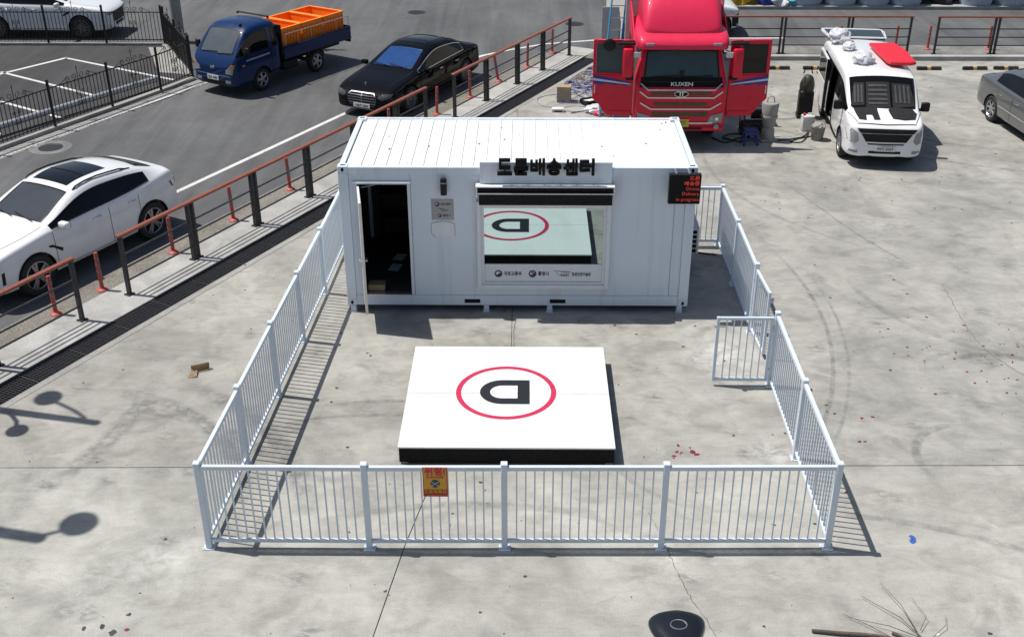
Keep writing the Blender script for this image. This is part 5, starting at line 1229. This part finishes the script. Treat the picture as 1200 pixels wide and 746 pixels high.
for s in (-1, 1): seam('bonnet_gap', bvh, 'z+', [(2.38, s*.66), (2.1, s*.76), (1.86, s*.84)], .014, 'seam', t)
seam('bonnet_gap', bvh, 'z+', [(2.40, -.66), (2.44, 0), (2.40, .66)], .03, 'seam', t)
# rubber floor mats laid on the windscreen and bonnet
VM = Matrix.Translation(van.location) @ Matrix.Rotation(van.rotation_euler[2], 4, 'Z')
mat('mat_rubber', (.016, .016, .017), .7, var=.3, spec=.3); mat('rubber_rib', (.05, .051, .054), .55, var=.3)
def floor_mat(label, poly, ribs, n=0):
    o = patch('floor_mat', bvh, 'z+', poly, 'mat_rubber', None, .016, 3, .014); o.matrix_world = VM; tag(o, label, 'mat', 'floor mats drying on the van')
    for a, b2 in ribs:
        s = seam('rib', bvh, 'z+', [a, b2], .045, 'rubber_rib', None, .034, 6); s.parent = o
floor_mat('ribbed black floor mat on the van windscreen, on the sliding door side', [(1.74, -.76), (1.72, -.44), (1.22, -.42), (1.20, -.66)], [((1.68, y), (1.28, y+.01)) for y in (-.66, -.58, -.50)])
floor_mat('ribbed black floor mat in the middle of the van windscreen', [(1.78, -.40), (1.80, .16), (1.20, .16), (1.20, -.38)], [((x, -.34), (x, .10)) for x in (1.70, 1.60, 1.50, 1.40, 1.30)])
floor_mat('ribbed black floor mat on the van windscreen, on the side towards the silver sedan', [(1.78, .22), (1.72, .74), (1.22, .64), (1.22, .22)], [((1.68, y), (1.28, y-.01)) for y in (.30, .40, .50, .60)])
floor_mat('black notched floor mat on the van bonnet, sliding door side', [(2.26, -.62), (1.80, -.70), (1.77, -.16), (2.28, -.14), (2.28, -.28), (2.06, -.30), (2.06, -.44), (2.30, -.46)], [])
floor_mat('black rounded floor mat on the van bonnet, side towards the silver sedan', [(2.22, .16), (2.27, .42), (2.22, .66), (1.95, .74), (1.80, .66), (1.77, .22), (1.84, .10)], [])
mat('panel_red', (.62, .012, .03), .55, var=.06); mat('bag_plastic', (.78, .79, .82), .28, var=.22, vs=14, trans=.25)
p_ = B(); fz = proj_fn(bvh, 'z+')[0]
o = obj('car_bonnet', prism(B(), [(-1.25, .08), (-1.30, .74), (-.60, .88), (.52, .90), (.62, .74), (.57, .28), (.36, .20), (-.5, .14)], 1.955, 2.045, 'z', .025), 'panel_red', None, 40); o.matrix_world = VM @ Matrix.Translation((-.05, 0, .005)); tag(o, 'flat bright red car body panel lying on the roof of the white van', 'car panel')
def blob(name, r, m, seedv, parent=None, squash=.7, amp=.35, n=3, flat_=False):
    bm = B(); bmesh.ops.create_icosphere(bm, subdivisions=n, radius=1.); rnd = random.Random(seedv)
    ph = [(Vector((rnd.uniform(-1, 1), rnd.uniform(-1, 1), rnd.uniform(-1, 1))).normalized(), rnd.uniform(2.5, 7), rnd.uniform(0, 6)) for _ in range(9)]
    for v in bm.verts:
        d = v.co.normalized(); k = 1+amp*sum(abs(math.sin(f*d.dot(a)+p)) -.6 for a, f, p in ph)/5
        v.co = Vector((d.x*r[0]*k, d.y*r[1]*k, max(-.02, d.z*r[2]*k*squash+r[2]*.45)))
    return obj(name, bm, m, parent, 8 if flat_ else 30)
for lx, ly, s, lb in ((-2.0, -.55, .27, 'crumpled clear plastic bag on the rear edge of the van roof'), (-1.1, -.45, .16, 'small clear plastic bag in the middle of the van roof'), (.15, -.30, .24, 'large crumpled clear plastic bag towards the front of the van roof')):
    o = blob('plastic_bag', (s*1.1, s, s*.9), 'bag_plastic', int(lx*100), None, .8, .6, 3, True); o.matrix_world = VM @ Matrix.Translation((lx, ly, 1.92)); tag(o, lb, 'bag', 'plastic bags on the van roof')

# ------------------------------------------------------------------ ornamental iron fence on the far side of the road
def scroll(cx, cz, r, turns, dirn, a0, n=14):
    return [(cx+dirn*r*(1-.75*k/n)*math.cos(a0+turns*2*math.pi*k/n), 0, cz+r*(1-.75*k/n)*math.sin(a0+turns*2*math.pi*k/n)) for k in range(n+1)]
IH = 1.22
IPK = bpy.data.meshes.new('iron_bar'); _b = bx(-.008, .008, -.008, .008, .06, 1.0); _b.to_mesh(IPK); _b.free(); IPK.materials.append(MATS['black_iron'])
def iron_fence(label, pts, z0=-.03):
    pts = [Vector(p) for p in pts]; c = pts[0]; t = thing('iron_fence', label, 'fence', (c.x, c.y, z0), 0, 'black ornamental iron fences of the parking area')
    for i, q in enumerate(pts):
        bm = bx(-.03, .03, -.03, .03, 0, IH, .004); box(bm, -.036, .036, -.036, .036, IH, IH+.03, .008); o = obj('post', bm, 'black_iron', t); o.location = (q.x-c.x, q.y-c.y, 0)
    for a, b2 in zip(pts[:-1], pts[1:]):
        d_ = b2-a; L = d_.length; ang = math.atan2(d_.y, d_.x); loc = (a.x-c.x, a.y-c.y, 0)
        for z in (.10, 1.0): o = obj('rail', bx(.03, L-.03, -.014, .014, z, z+.028), 'black_iron', t); o.location = loc; o.rotation_euler = (0, 0, ang)
        n = round(L/.125)
        for k in range(1, n):
            q = a+d_*k/n; inst('bar', IPK, t, (q.x-c.x, q.y-c.y, 0), (0, 0, ang))
        bm = B(); m_ = L/2
        for s in (-1, 1):
            tube(bm, scroll(m_+s*.33, 1.10, .075, 1.2, s, R(270)), .009, 5); tube(bm, scroll(m_+s*.14, 1.12, .09, 1.1, -s, R(270)), .009, 5)
            tube(bm, [(m_+s*.62, 0, 1.03), (m_+s*.48, 0, 1.09), (m_+s*.33, 0, 1.175)], .008, 5)
        tube(bm, [(m_, 0, 1.02), (m_, 0, 1.34)], .009, 5); lathe(bm, [(.001, 1.30), (.02, 1.33), (.001, 1.40)], 6, 'z', (m_, 0, 0))
        o = obj('crest_scroll', bm, 'black_iron', t); o.location = loc; o.rotation_euler = (0, 0, ang)
        bm = B()
        for s in (-1, 1):
            for zc, dz in ((.68, 1), (.42, -1)):
                tube(bm, scroll(m_+s*.065, zc, .062, 1.2, -s, R(90*dz)), .008, 5); tube(bm, [(m_+s*.06, 0, zc+dz*.06), (m_+s*.10, 0, zc-dz*.02), (m_, 0, zc-dz*.13)], .008, 5)
        o = obj('medallion', bm, 'black_iron', t); o.location = loc; o.rotation_euler = (0, 0, ang)
iron_fence('black ornamental iron fence running along the left edge of the road', [(-11.2, 6.6), (-10.2, 8.55), (-9.22, 10.5), (-8.28, 12.25), (-7.40, 13.85), (-6.85, 15.25)])
iron_fence('black ornamental iron fence section turning the corner beside the utility pole', [(-6.95, 15.5), (-7.85, 17.3), (-8.72, 19.08)])
iron_fence('black ornamental iron fence in front of the white SUV in the top left', [(-8.84, 19.24), (-10.78, 19.24), (-12.72, 19.24), (-14.66, 19.24), (-16.6, 19.24)])
tag(obj('grey_pipe', tube(B(), [(-11.3, 8.5, .16), (-9.3, 11.7, .16), (-7.62, 14.4, .16)], .085, 12), 'alu', None, 40), 'long grey pipe lying behind the black iron fence by the road', 'pipe')
# utility pole
mat('pole_concrete', (.30, .30, .29), .8, var=.15, dirt=.25)
t = thing('utility_pole', 'round grey utility pole at the corner of the iron fence', 'pole', (-8.5, 19.75, -.12)); obj('shaft', lathe(B(), [(.20, 0), (.19, 2.5), (.12, 11)], 24), 'pole_concrete', t, 40)
for k in range(9): obj('climbing_step', bx(-.012, .012, (-.34 if k % 2 else .17), (-.17 if k % 2 else .34), 2.6+k*.5, 2.625+k*.5), 'steel_dark', t)
for z in (9.6, 10.3): obj('cross_arm', bx(-.9, .9, -.05, .05, z, z+.09), 'steel_dark', t)
struct('planting_strip', flat(B(), [(-7.25, 15.7), (-8.6, 18.9), (-9.3, 18.9), (-8.1, 15.9)], -.078), 'old_concrete')

# ------------------------------------------------------------------ street lamps (the near ones stand outside the frame and throw their shadows into it)
mat('lamp_shell', (.012, .013, .016), .22, .2, coat=.6, var=.2)
def lamp_head(parent, pos, ang, s=1.):
    """flat pear-shaped luminaire: wide rounded front, narrowing to its arm"""
    prof = [(0, .05), (.08, .055), (.17, .075), (.28, .125), (.39, .18), (.47, .20), (.52, .19), (.55, .13)]
    st_ = []
    for x, w in prof:
        h = .045+w*.16; st_.append((x*s, [(0, -.035*s), (w*.85*s, -.03*s), (w*.98*s, -.012*s), (w*s, .0), (w*.97*s, h*.35*s), (w*.86*s, h*.62*s), (w*.66*s, h*.85*s), (w*.36*s, h*.96*s), (0, h*s)]))
    rs, bv = hull('lamp', st_, ['body'], lambda i, k: 'body', sub=2); o = hull_parts(rs, {'body': ('lamp_head', 'lamp_shell')}, parent)['body'][0]
    o.location = pos; o.rotation_euler = (0, 0, ang)
    ls = obj('lens', lathe(B(), [(.13*s, -.05*s), (.13*s, -.03*s)], 20, 'z', (.33*s, 0, 0)), 'lamp_clear', o)
    em_ = []
    fn, d_ = proj_fn(bv, 'z+')
    pts = [fn(.40*s+.042*s*math.cos(a), .055*s*math.sin(a))[0]+Vector((0, 0, .002)) for a in [k*math.pi/10 for k in range(20)]]
    obj('badge_ring', tube(B(), pts, .0035*s, 5, closed=True), 'silver', o)
    return o
def disc_head(parent, pos, ang, s=1.):
    o = obj('lamp_head', lathe(B(), [(.001, .12), (.08, .115), (.20, .07), (.30, .0), (.31, -.03), (.28, -.045), (.001, -.045)], 28, 'z', (.22, 0, 0)), 'lamp_shell', parent, 40)
    o.location = pos; o.rotation_euler = (0, 0, ang); o.scale = (s, s, s)
    obj('lens', lathe(B(), [(.24, -.06), (.24, -.046)], 24, 'z', (.22, 0, 0)), 'lamp_clear', o); obj('neck', bx(-.06, .04, -.04, .04, .0, .09, .01), 'steel_dark', o)
def street_lamp(label, base, h, arms, r=.07, name='street_lamp', disc_=False):
    t = thing(name, label, 'street lamp', base); obj('base_plate', bx(-.18, .18, -.18, .18, 0, .03, .005), 'steel_dark', t)
    obj('pole', lathe(B(), [(r*1.3, .03), (r*1.3, .6), (r, .65), (r*.75, h)], 16), 'steel_dark', t, 40)
    for (dx, dy, hz, drop, s) in arms:
        L = math.hypot(dx, dy); ux, uy = dx/L, dy/L
        q = L-.1
        obj('arm', tube(B(), [(0, 0, hz-.35), (ux*q*.25, uy*q*.25, hz-.08), (ux*q*.6, uy*q*.6, hz+.02), (ux*q, uy*q, hz-drop)], .035, 8), 'steel_dark', t, 40)
        (disc_head if disc_ else lamp_head)(t, (ux*(q-.02), uy*(q-.02), hz-drop), math.atan2(uy, ux), s)
    return t
street_lamp('black street lamp with its flat pear shaped head at the bottom edge of the picture', (4.15, -13.75, 0), 4.3, [(0, 1.15, 4.15, .0, .95)])
street_lamp('street lamp by the kerb left of the frame whose arm shadow falls near the grating', (-6.56, -2.97, .004), 7.0, [(-.90, .66, 7.0, .12, .70), (.30, -.52, 4.05, .05, .54)], .10, disc_=True)
street_lamp('street lamp left of the frame whose shadow falls in the lower left corner', (-6.75, -5.60, .0), 7.8, [(.42, .26, 7.75, .05, .82)], .14, disc_=True)

# ------------------------------------------------------------------ tools and clutter round the truck and van
mat('stool_blue', (.015, .035, .16), .5); mat('bag_grey', (.30, .29, .27), .8, var=.2, bmp=.3, bs=40); mat('olive', (.035, .034, .022), .6, var=.4); mat('jerry_white', (.62, .62, .60), .5, dirt=.1); mat('red_cap', (.5, .02, .03), .5)
mat('bucket_grey', (.22, .21, .19), .75, var=.35, vs=20, dirt=.3); mat('cable_black', (.012, .012, .012), .6); mat('cable_blue', (.035, .04, .20), .55); mat('cable_grey', (.30, .30, .36), .6); mat('cable_brown', (.10, .06, .05), .6)
# blue step stool
t = thing('step_stool', 'blue plastic step stool on the ground beside the red truck wheel', 'stool', (8.78, 9.12, 0), .1)
obj('seat', bx(-.17, .17, -.13, .13, .36, .40, .012), 'stool_blue', t, 40)
for sx in (-1, 1):
    for sy in (-1, 1): obj('leg', prism(B(), [(sx*.12, .36), (sx*.165, .36), (sx*.20, 0), (sx*.15, 0)], sy*.115-.018, sy*.115+.018, 'y', .004), 'stool_blue', t)
obj('rung', bx(-.16, .16, -.125, -.105, .12, .18, .004), 'stool_blue', t); obj('front_panel', bx(-.13, .13, -.128, -.112, .27, .36, .004), 'stool_blue', t)
# vacuum / pump with upright grey bag
t = thing('vacuum_cleaner', 'grey upright dust bag machine standing below the open right truck door', 'machine', (9.28, 9.45, 0), .2)
bm = lathe(B(), [(.13, .36), (.16, .40), (.19, .65), (.215, .95), (.20, .98), (.17, .985)], 20); obj('dust_bag', bm, 'bag_grey', t, 40)
hd = B(); tube(hd, [(-.10, 0, .97), (-.08, 0, 1.10), (0, 0, 1.14), (.08, 0, 1.10), (.10, 0, .97)], .014, 6); obj('bag_handle', hd, 'bag_grey', t)
obj('bag_band', lathe(B(), [(.205, .60), (.21, .61), (.21, .65), (.205, .66)], 20), 'bag_grey', t); obj('motor_housing', lathe(B(), [(.15, .06), (.17, .10), (.16, .30), (.12, .355)], 20), 'bag_grey', t, 40); obj('wheel_base', bx(-.22, .22, -.18, .18, .0, .06, .02), 'bag_grey', t)
hs = B(); tube(hs, [(.0, .16, .2), (-.25, .3, .25), (-.40, .2, .1), (-.5, 0, .02), (-.75, -.05, .02)], .03, 8); obj('hose', hs, 'cable_black', t, 40)
# black engine unit next to it
t = thing('compressor', 'black portable compressor in the shade below the open right truck door', 'machine', (9.0, 9.95, 0), .1)
obj('tank', lathe(B(), [(.05, -.36), (.15, -.30), (.15, .30), (.05, .36)], 16, 'x', (0, 0, .22)), 'steel_dark', t, 40); obj('motor', lathe(B(), [(.11, -.16), (.12, -.1), (.12, .1), (.10, .16)], 14, 'x', (.08, 0, .52)), 'black_plastic', t, 40); obj('pump_head', bx(-.26, -.10, -.1, .1, .40, .68, .02), 'alu', t)
fr = B(); [tube(fr, [(-.3, s*.2, .05), (-.3, s*.2, .8), (.3, s*.2, .8), (.3, s*.2, .05)], .015, 6) for s in (-1, 1)]; obj('frame', fr, 'steel_dark', t)
[obj('foot', bx(x-.03, x+.03, -.2, .2, 0, .06), 'black_plastic', t) for x in (-.28, .28)]
# backpack sprayer stack, jerry can, bucket
t = thing('backpack_blower', 'tall dark backpack machine standing beside the open van door', 'machine', (10.62, 11.35, 0), -.1)
blob('backpack', (.19, .17, .30), 'olive', 5, t, 1., .18, 3).location = (0, 0, .72)
obj('engine', bx(-.19, .19, -.16, .16, .10, .74, .04), 'black_plastic', t, 40); obj('base_frame', bx(-.2, .2, -.18, .18, .0, .10, .01), 'black_plastic', t); obj('strap', tube(B(), [(-.1, -.18, 1.15), (-.12, -.24, .9), (-.1, -.2, .6)], .02, 6), 'olive', t)
tk = B(); tube(tk, [(-.13, 0, 1.18), (-.09, 0, 1.32), (.05, 0, 1.33), (.1, 0, 1.18)], .018, 6); obj('carry_handle', tk, 'black_plastic', t)
t = thing('jerry_can', 'white plastic jerry can with a red cap beside the van', 'can', (10.46, 10.25, 0), .05)
obj('can_body', bx(-.16, .16, -.12, .12, 0, .40, .03, None, 2), 'jerry_white', t, 40); obj('cap', lathe(B(), [(.035, .40), (.035, .45), (.03, .455)], 14, 'z', (-.10, 0, 0)), 'red_cap', t); hb = B(); tube(hb, [(-.02, 0, .39), (0, 0, .45), (.10, 0, .45), (.12, 0, .39)], .014, 6); obj('handle', hb, 'jerry_white', t)
t = thing('bucket', 'dirty grey bucket with cloth by the open van side', 'bucket', (10.55, 9.50, 0)); obj('pail', lathe(B(), [(.13, 0), (.14, .01), (.185, .34), (.195, .345), (.195, .36), (.175, .355), (.13, .03), (.001, .03)], 24, cap=False), 'bucket_grey', t, 40)
o = blob('cloth', (.15, .14, .12), 'bag_grey', 9, t, .8, .6); o.location = (0, 0, .28); hb = B(); tube(hb, [(.19*math.cos(a), .05, .34+.16*math.sin(a)) for a in [math.pi*k/8 for k in range(9)]], .006, 5); obj('bail', hb, 'steel_dark', t)
def wobble(pts, n=60, amp=.05, seedv=1, z=.015):
    rnd = random.Random(seedv); out = []; pts = [Vector(p) for p in pts]
    for i in range(len(pts)-1):
        for k in range(n//(len(pts)-1)):
            f = k/(n/(len(pts)-1)); p0 = pts[max(i-1, 0)]; p1 = pts[i]; p2 = pts[i+1]; p3 = pts[min(i+2, len(pts)-1)]
            q = .5*((2*p1)+(-p0+p2)*f+(2*p0-5*p1+4*p2-p3)*f*f+(-p0+3*p1-3*p2+p3)*f**3); out.append((q.x+rnd.uniform(-1, 1)*amp*.2, q.y+rnd.uniform(-1, 1)*amp*.2, z))
    return out
tag(obj('black_hose', tube(B(), wobble([(9.4, 9.35), (9.9, 9.5), (10.2, 9.62), (9.85, 9.3), (10.1, 9.25), (10.35, 9.7), (10.45, 10.0), (10.3, 9.75), (10.15, 9.55), (10.6, 9.8)], 90), .016, 6), 'cable_black', None, 40), 'black hose looped on the ground between the truck and the van', 'hose')
tag(obj('thin_cord', tube(B(), [(9.45, 9.6, .5), (9.9, 9.85, .42), (10.36, 10.2, .40)], .007, 5), 'cable_black'), 'thin dark cord strung from the dust bag machine to the jerry can', 'cord')
tag(obj('dark_hose', tube(B(), wobble([(7.9, 9.6), (8.2, 9.2), (8.5, 9.5), (8.9, 9.7), (8.5, 9.9), (8.2, 9.6), (8.6, 9.3), (9.0, 9.55)], 80), .02, 6), 'cable_black', None, 40), 'black hose coiled in the shade beside the red truck wheel', 'hose')
# boxes and cables left of the truck
t = thing('cardboard_box', 'brown cardboard box on the ground left of the red truck', 'box', (4.24, 12.7, 0), -.12)
obj('carton', bx(-.19, .19, -.14, .14, 0, .44, .004), 'cardboard_dull', t); obj('flap', bx(-.19, .19, -.14, -.003, .441, .447), 'cardboard', t); obj('flap', bx(-.19, .19, .003, .14, .441, .447), 'cardboard', t); obj('tape', bx(-.025, .025, -.1415, -.1402, .0, .44), 'cardboard', t)
t = thing('power_box', 'small white box with a dark slot on the ground near the cardboard box', 'box', (4.05, 11.78, 0), -.05); obj('casing', bx(-.17, .17, -.09, .09, 0, .10, .012), 'jerry_white', t, 40); obj('slot', bx(-.10, .12, -.094, -.0905, .015, .05), 'pure_black', t)
t = thing('tool_case', 'open black tool case with papers left of the red truck', 'case', (4.98, 12.45, 0), .5); obj('tray', bx(-.24, .24, -.16, .16, 0, .12, .01), 'black_plastic', t); lidm = Matrix.Translation((0, .16, .12)) @ Matrix.Rotation(R(-70), 4, 'X'); obj('lid', bx(-.24, .24, -.02, .30, -.01, .05, .01, lidm), 'black_plastic', t); obj('papers', bx(-.20, .12, -.30, .05, .125, .14, 0, Matrix.Rotation(R(-12), 4, 'X')), 'paper', t)
t = thing('rag_heap', 'heap of white and coloured rags below the open left truck door', 'rags', (5.15, 11.75, 0)); o = blob('white_rag', (.36, .26, .16), 'bag_plastic', 3, t, .8, .7); o = blob('pink_rag', (.16, .12, .10), 'pad_red', 4, t, .8, .6); o.location = (.02, -.30, 0); o = blob('yellow_rag', (.10, .18, .10), 'sign_yellow', 6, t, .8, .6); o.location = (.26, -.28, 0)
rnd = random.Random(21); bmA = {'cable_blue': B(), 'cable_grey': B(), 'cable_brown': B()}
for k in range(64):
    m_ = ('cable_blue', 'cable_grey', 'cable_blue', 'cable_brown', 'cable_grey')[k % 5]
    cx = rnd.uniform(4.3, 6.2); cy = rnd.uniform(13.2, 16.6); lo = dl(cy)+.25
    if cx < lo: cx = lo+rnd.uniform(0, 1.2)
    pts = [(cx+rnd.gauss(0, .38), cy+rnd.gauss(0, .42)) for _ in range(rnd.randint(4, 7))]; pts = [(max(a, dl(b2)+.12), b2) for a, b2 in pts]
    tube(bmA[m_], wobble(pts, 34, .02, k, .012+rnd.random()*.05), .011, 4)
tangle = obj('cable_tangle', bmA['cable_blue'], 'cable_blue', None, 40); tag(tangle, 'tangle of blue and white cables spread on the ground left of the red truck', 'cables'); tangle['kind'] = 'stuff'
for m_ in ('cable_grey', 'cable_brown'): o = obj('loose_cable', bmA[m_], m_, tangle, 40); o['kind'] = 'stuff'
tag(obj('blue_cable', tube(B(), wobble([(4.4, 11.6), (4.9, 11.9), (5.2, 12.1), (4.9, 12.3), (5.4, 12.5), (5.3, 12.0), (4.8, 11.75)], 60), .012, 5), 'cable_blue', None, 40), 'dark blue cable curling between the tool case and the container roof', 'cable')
tag(obj('looped_wire', tube(B(), wobble([(4.22, 11.8), (4.7, 11.75), (4.85, 12.1), (4.5, 12.25), (4.1, 12.1), (3.6, 12.3), (3.5, 12.9), (3.9, 13.3), (4.6, 13.3), (5.0, 12.8)], 80), .010, 5), 'cable_grey', None, 40), 'grey cord looping round the cardboard box and white box', 'cord')

# ------------------------------------------------------------------ far right: sacks and nets beyond the road
mat('sack', (.42, .48, .56), .6, var=.18, vs=8, dirt=.15); mat('net_yellow', (.55, .33, .02), .8, var=.45, vs=14); mat('net_blue', (.03, .05, .32), .7, var=.4, vs=12); mat('net_white', (.66, .68, .70), .7, var=.2); mat('net_teal', (.08, .38, .46), .7, var=.25); mat('net_orange', (.62, .20, .05), .7); mat('net_black', (.015, .016, .018), .8, var=.5)
def bulk_bag(label, x, y, s, sd_):
    bm = B(); bmesh.ops.create_cube(bm, size=1.); bmesh.ops.subdivide_edges(bm, edges=bm.edges, cuts=5, use_grid_fill=True); rnd = random.Random(sd_)
    for v in bm.verts:
        c = v.co*2; r_c = 1+.16*(1-c.z*c.z); rr2 = max(abs(c.x), abs(c.y)); h = math.hypot(c.x, c.y); k = (rr2/h)**.65 if h > 1e-4 else 1
        v.co = Vector((c.x*k*r_c*.55, c.y*k*r_c*.5, (c.z+1)*.42*(1+.08*(1-rr2)))) * s; v.co += Vector((rnd.gauss(0, .012), rnd.gauss(0, .012), 0))
    t = thing('bulk_bag', label, 'sack', (x, y, 0), rnd.uniform(-.1, .1), 'pale blue bulk bags beyond the far road'); obj('sack_body', bm, 'sack', t, 50)
    for sx in (-1, 1):
        for sy in (-1, 1): obj('lifting_loop', tube(B(), [(sx*.38*s, sy*.30*s, .80*s), (sx*.40*s, sy*.33*s, .98*s), (sx*.30*s, sy*.36*s, .99*s), (sx*.28*s, sy*.34*s, .80*s)], .025, 5), 'net_blue', t)
for x, lb, k in ((13.7, 'pale blue bulk bag leftmost of the row beyond the far road', 1), (15.0, 'second pale blue bulk bag from the left beyond the far road', 2), (16.25, 'third pale blue bulk bag from the left beyond the far road', 3), (17.45, 'fourth pale blue bulk bag from the left beyond the far road', 4), (20.1, 'pale blue bulk bag left of the pair in the top right corner', 5), (21.4, 'pale blue bulk bag right of the pair in the top right corner', 6)):
    bulk_bag(lb, x, 25.35, 1.05, k)
for x, y, r, m_, lb, k in ((11.2, 25.4, (.75, .5, .55), 'net_yellow', 'heap of yellow netting beyond the far road right of the truck', 31), (12.15, 25.3, (.45, .4, .42), 'net_blue', 'heap of dark blue netting between the yellow and white heaps', 32), (12.75, 25.25, (.45, .4, .42), 'net_white', 'white heap of sheeting beyond the far road', 33), (13.1, 25.05, (.28, .25, .30), 'net_teal', 'small teal bundle in front of the white sheeting', 34), (13.55, 24.98, (.16, .14, .2), 'net_orange', 'small orange bundle beside the teal one', 35), (18.7, 25.5, (.8, .45, .5), 'net_black', 'dark heap of netting between the bulk bags', 36), (23, 25.5, (.9, .45, .5), 'net_black', 'dark heap of netting at the far right corner', 37)):
    o = blob('net_heap', r, m_, k, None, .9, .8, 4); o.location = (x, y, 0); tag(o, lb, 'netting', 'heaps beyond the far road')

# ------------------------------------------------------------------ litter and spots on the yard
mat('cardboard_pale', (.46, .35, .23), .85, var=.25)
t = thing('cardboard_scrap', 'torn curled piece of brown cardboard on the concrete left of the fence', 'cardboard', (-2.16, -2.2, 0), .2)
bm = B(); pr = [(-.13, -.12, .0), (.02, -.13, .02), (.02, .03, .05), (-.10, .10, .01)]; v0 = [bm.verts.new(p) for p in pr]; bm.faces.new(v0); bmesh.ops.solidify(bm, geom=bm.faces[:], thickness=.006); obj('flat_piece', bm, 'cardboard_pale', t)
bm = B(); rows = []
for k in range(6):
    a = R(-80+k*26); rows.append([bm.verts.new((.02+u*1.1, .0+.11*math.cos(a)+.25*u, .075+.07*math.sin(a)+.03*abs(u))) for u in (-.09, .0, .10, .17)])
for a, b2 in zip(rows[:-1], rows[1:]):
    for j in range(3): bm.faces.new((a[j], a[j+1], b2[j+1], b2[j]))
bmesh.ops.solidify(bm, geom=bm.faces[:], thickness=.005); obj('curled_piece', bm, 'cardboard_pale', t)
mat('twig', (.10, .075, .055), .9, var=.4); mat('paint_blue_spot', (.03, .10, .35), .6); mat('drip_red', (.20, .012, .03), .55, var=.4); mat('dark_spot', (.05, .047, .042), .8, var=.3)
t = thing('dead_branch', 'dry forked branch lying at the bottom right of the yard', 'branch', (7.75, -7.95, .0))
for i, (pts, r) in enumerate((([(0, -.1, .02), (-.15, .15, .05), (-.42, .45, .03)], .009), ([(0, -.1, .02), (-.28, .02, .06), (-.62, .16, .03)], .008), ([(-.02, -.1, .02), (-.10, .28, .08), (-.2, .62, .05)], .008), ([(0, 0, .03), (.10, .15, .06), (.04, .42, .05)], .006), ([(-.25, -.12, .02), (-.5, .08, .04), (-.66, .22, .02)], .007), ([(.05, -.12, .02), (.25, .05, .05), (.3, .2, .03)], .006))):
    obj('twig', tube(B(), [tuple(1.25*q for q in p) for p in pts], [r*.7, r*.5, r*.3], 5), 'twig', t)
tag(obj('stick', tube(B(), [(6.5, -7.96, .03), (6.8, -8.0, .03), (7.1, -8.02, .03), (7.36, -8.06, .03)], [.02, .024, .022, .015], 8), 'twig', None, 40), 'thick brown stick lying at the bottom edge of the yard', 'stick')
tag(obj('short_stick', tube(B(), [(7.42, -7.98, .025), (7.62, -8.12, .02)], [.022, .014], 7), 'twig', None, 40), 'short broken stick beside the thick stick and the branch', 'stick')
def splat(bm, x, y, s, rnd, z=.003):
    n = 9; st = rnd.uniform(.5, 1); a0 = rnd.uniform(0, 3)
    pts = []
    for k in range(n):
        a = 2*math.pi*k/n; r = s*rnd.uniform(.6, 1.2); u, v = r*math.cos(a), r*math.sin(a)*st; pts.append((x+u*math.cos(a0)-v*math.sin(a0), y+u*math.sin(a0)+v*math.cos(a0)))
    flat(bm, pts, z)
rnd = random.Random(5)
def spots(name, label, m, lst):
    bm = B(); [splat(bm, x, y, s, rnd) for x, y, s in lst]; o = obj(name, bm, m); tag(o, label, 'spots'); o['kind'] = 'stuff'
spots('red_drips', 'dark red drip spots scattered over the concrete', 'drip_red', [(5.46+rnd.gauss(0, .12), -4.35+rnd.gauss(0, .08), rnd.uniform(.02, .05)) for _ in range(9)]+[(8.28, -3.42, .03), (8.45, -3.38, .035)]+[(rnd.uniform(9.2, 11.6), rnd.gauss(-1.6, .75), rnd.uniform(.012, .035)) for _ in range(60)]+[(8.0+rnd.random()*.5, -4.05, .03) for _ in range(3)]+[(-1.45, -8.0, .04)])
spots('white_crumb', 'small white crumb of litter on the concrete beside the dry branch', 'paper', [(7.95, -7.98, .03)])
spots('dark_specks', 'small dark specks and crumbs scattered over the concrete', 'dark_spot', [(rnd.uniform(-4, 11), rnd.uniform(-8.5, 4), rnd.choice((.008, .012, .012, .02, .03))) for _ in range(260)]+[(-1.75, -7.95, .05), (-1.6, -8.05, .05), (-1.5, -7.75, .04), (-1.95, -7.98, .04)]+[(rnd.uniform(8, 17), rnd.uniform(4, 16), rnd.uniform(.015, .04)) for _ in range(90)])
spots('blue_paint_spot', 'small blue paint spot on the concrete at lower right', 'paint_blue_spot', [(8.19, -6.24, .06), (8.17, -6.31, .05)])
mat('crack', (.06, .058, .053), .9); bm = B()
def crack(pts, w, seedv):
    rnd = random.Random(seedv); q = wobble(pts, 60, .08, seedv, .0025); prev = None
    for i, p in enumerate(q):
        ww = w*rnd.uniform(.4, 1.2); c = (bm.verts.new((p[0]-ww, p[1], p[2])), bm.verts.new((p[0]+ww, p[1]+ww*.5, p[2])))
        if prev: bm.faces.new((prev[0], prev[1], c[1], c[0]))
        prev = c
crack([(4.83, -5.75), (4.98, -6.44), (5.12, -7.2), (5.39, -8.05), (5.5, -8.8)], .004, 3); crack([(9.2, 6.2), (10.0, 3.6), (10.6, 2.2)], .006, 4); crack([(11.0, 1.2), (10.9, -1.2), (11.5, -2.6)], .004, 6); crack([(3.0, -1.75), (2.98, -1.0), (3.0, -.35)], .006, 7)
o = obj('crack_lines', bm, 'crack'); tag(o, 'thin hairline cracks running through the concrete yard', 'cracks'); o['kind'] = 'stuff'
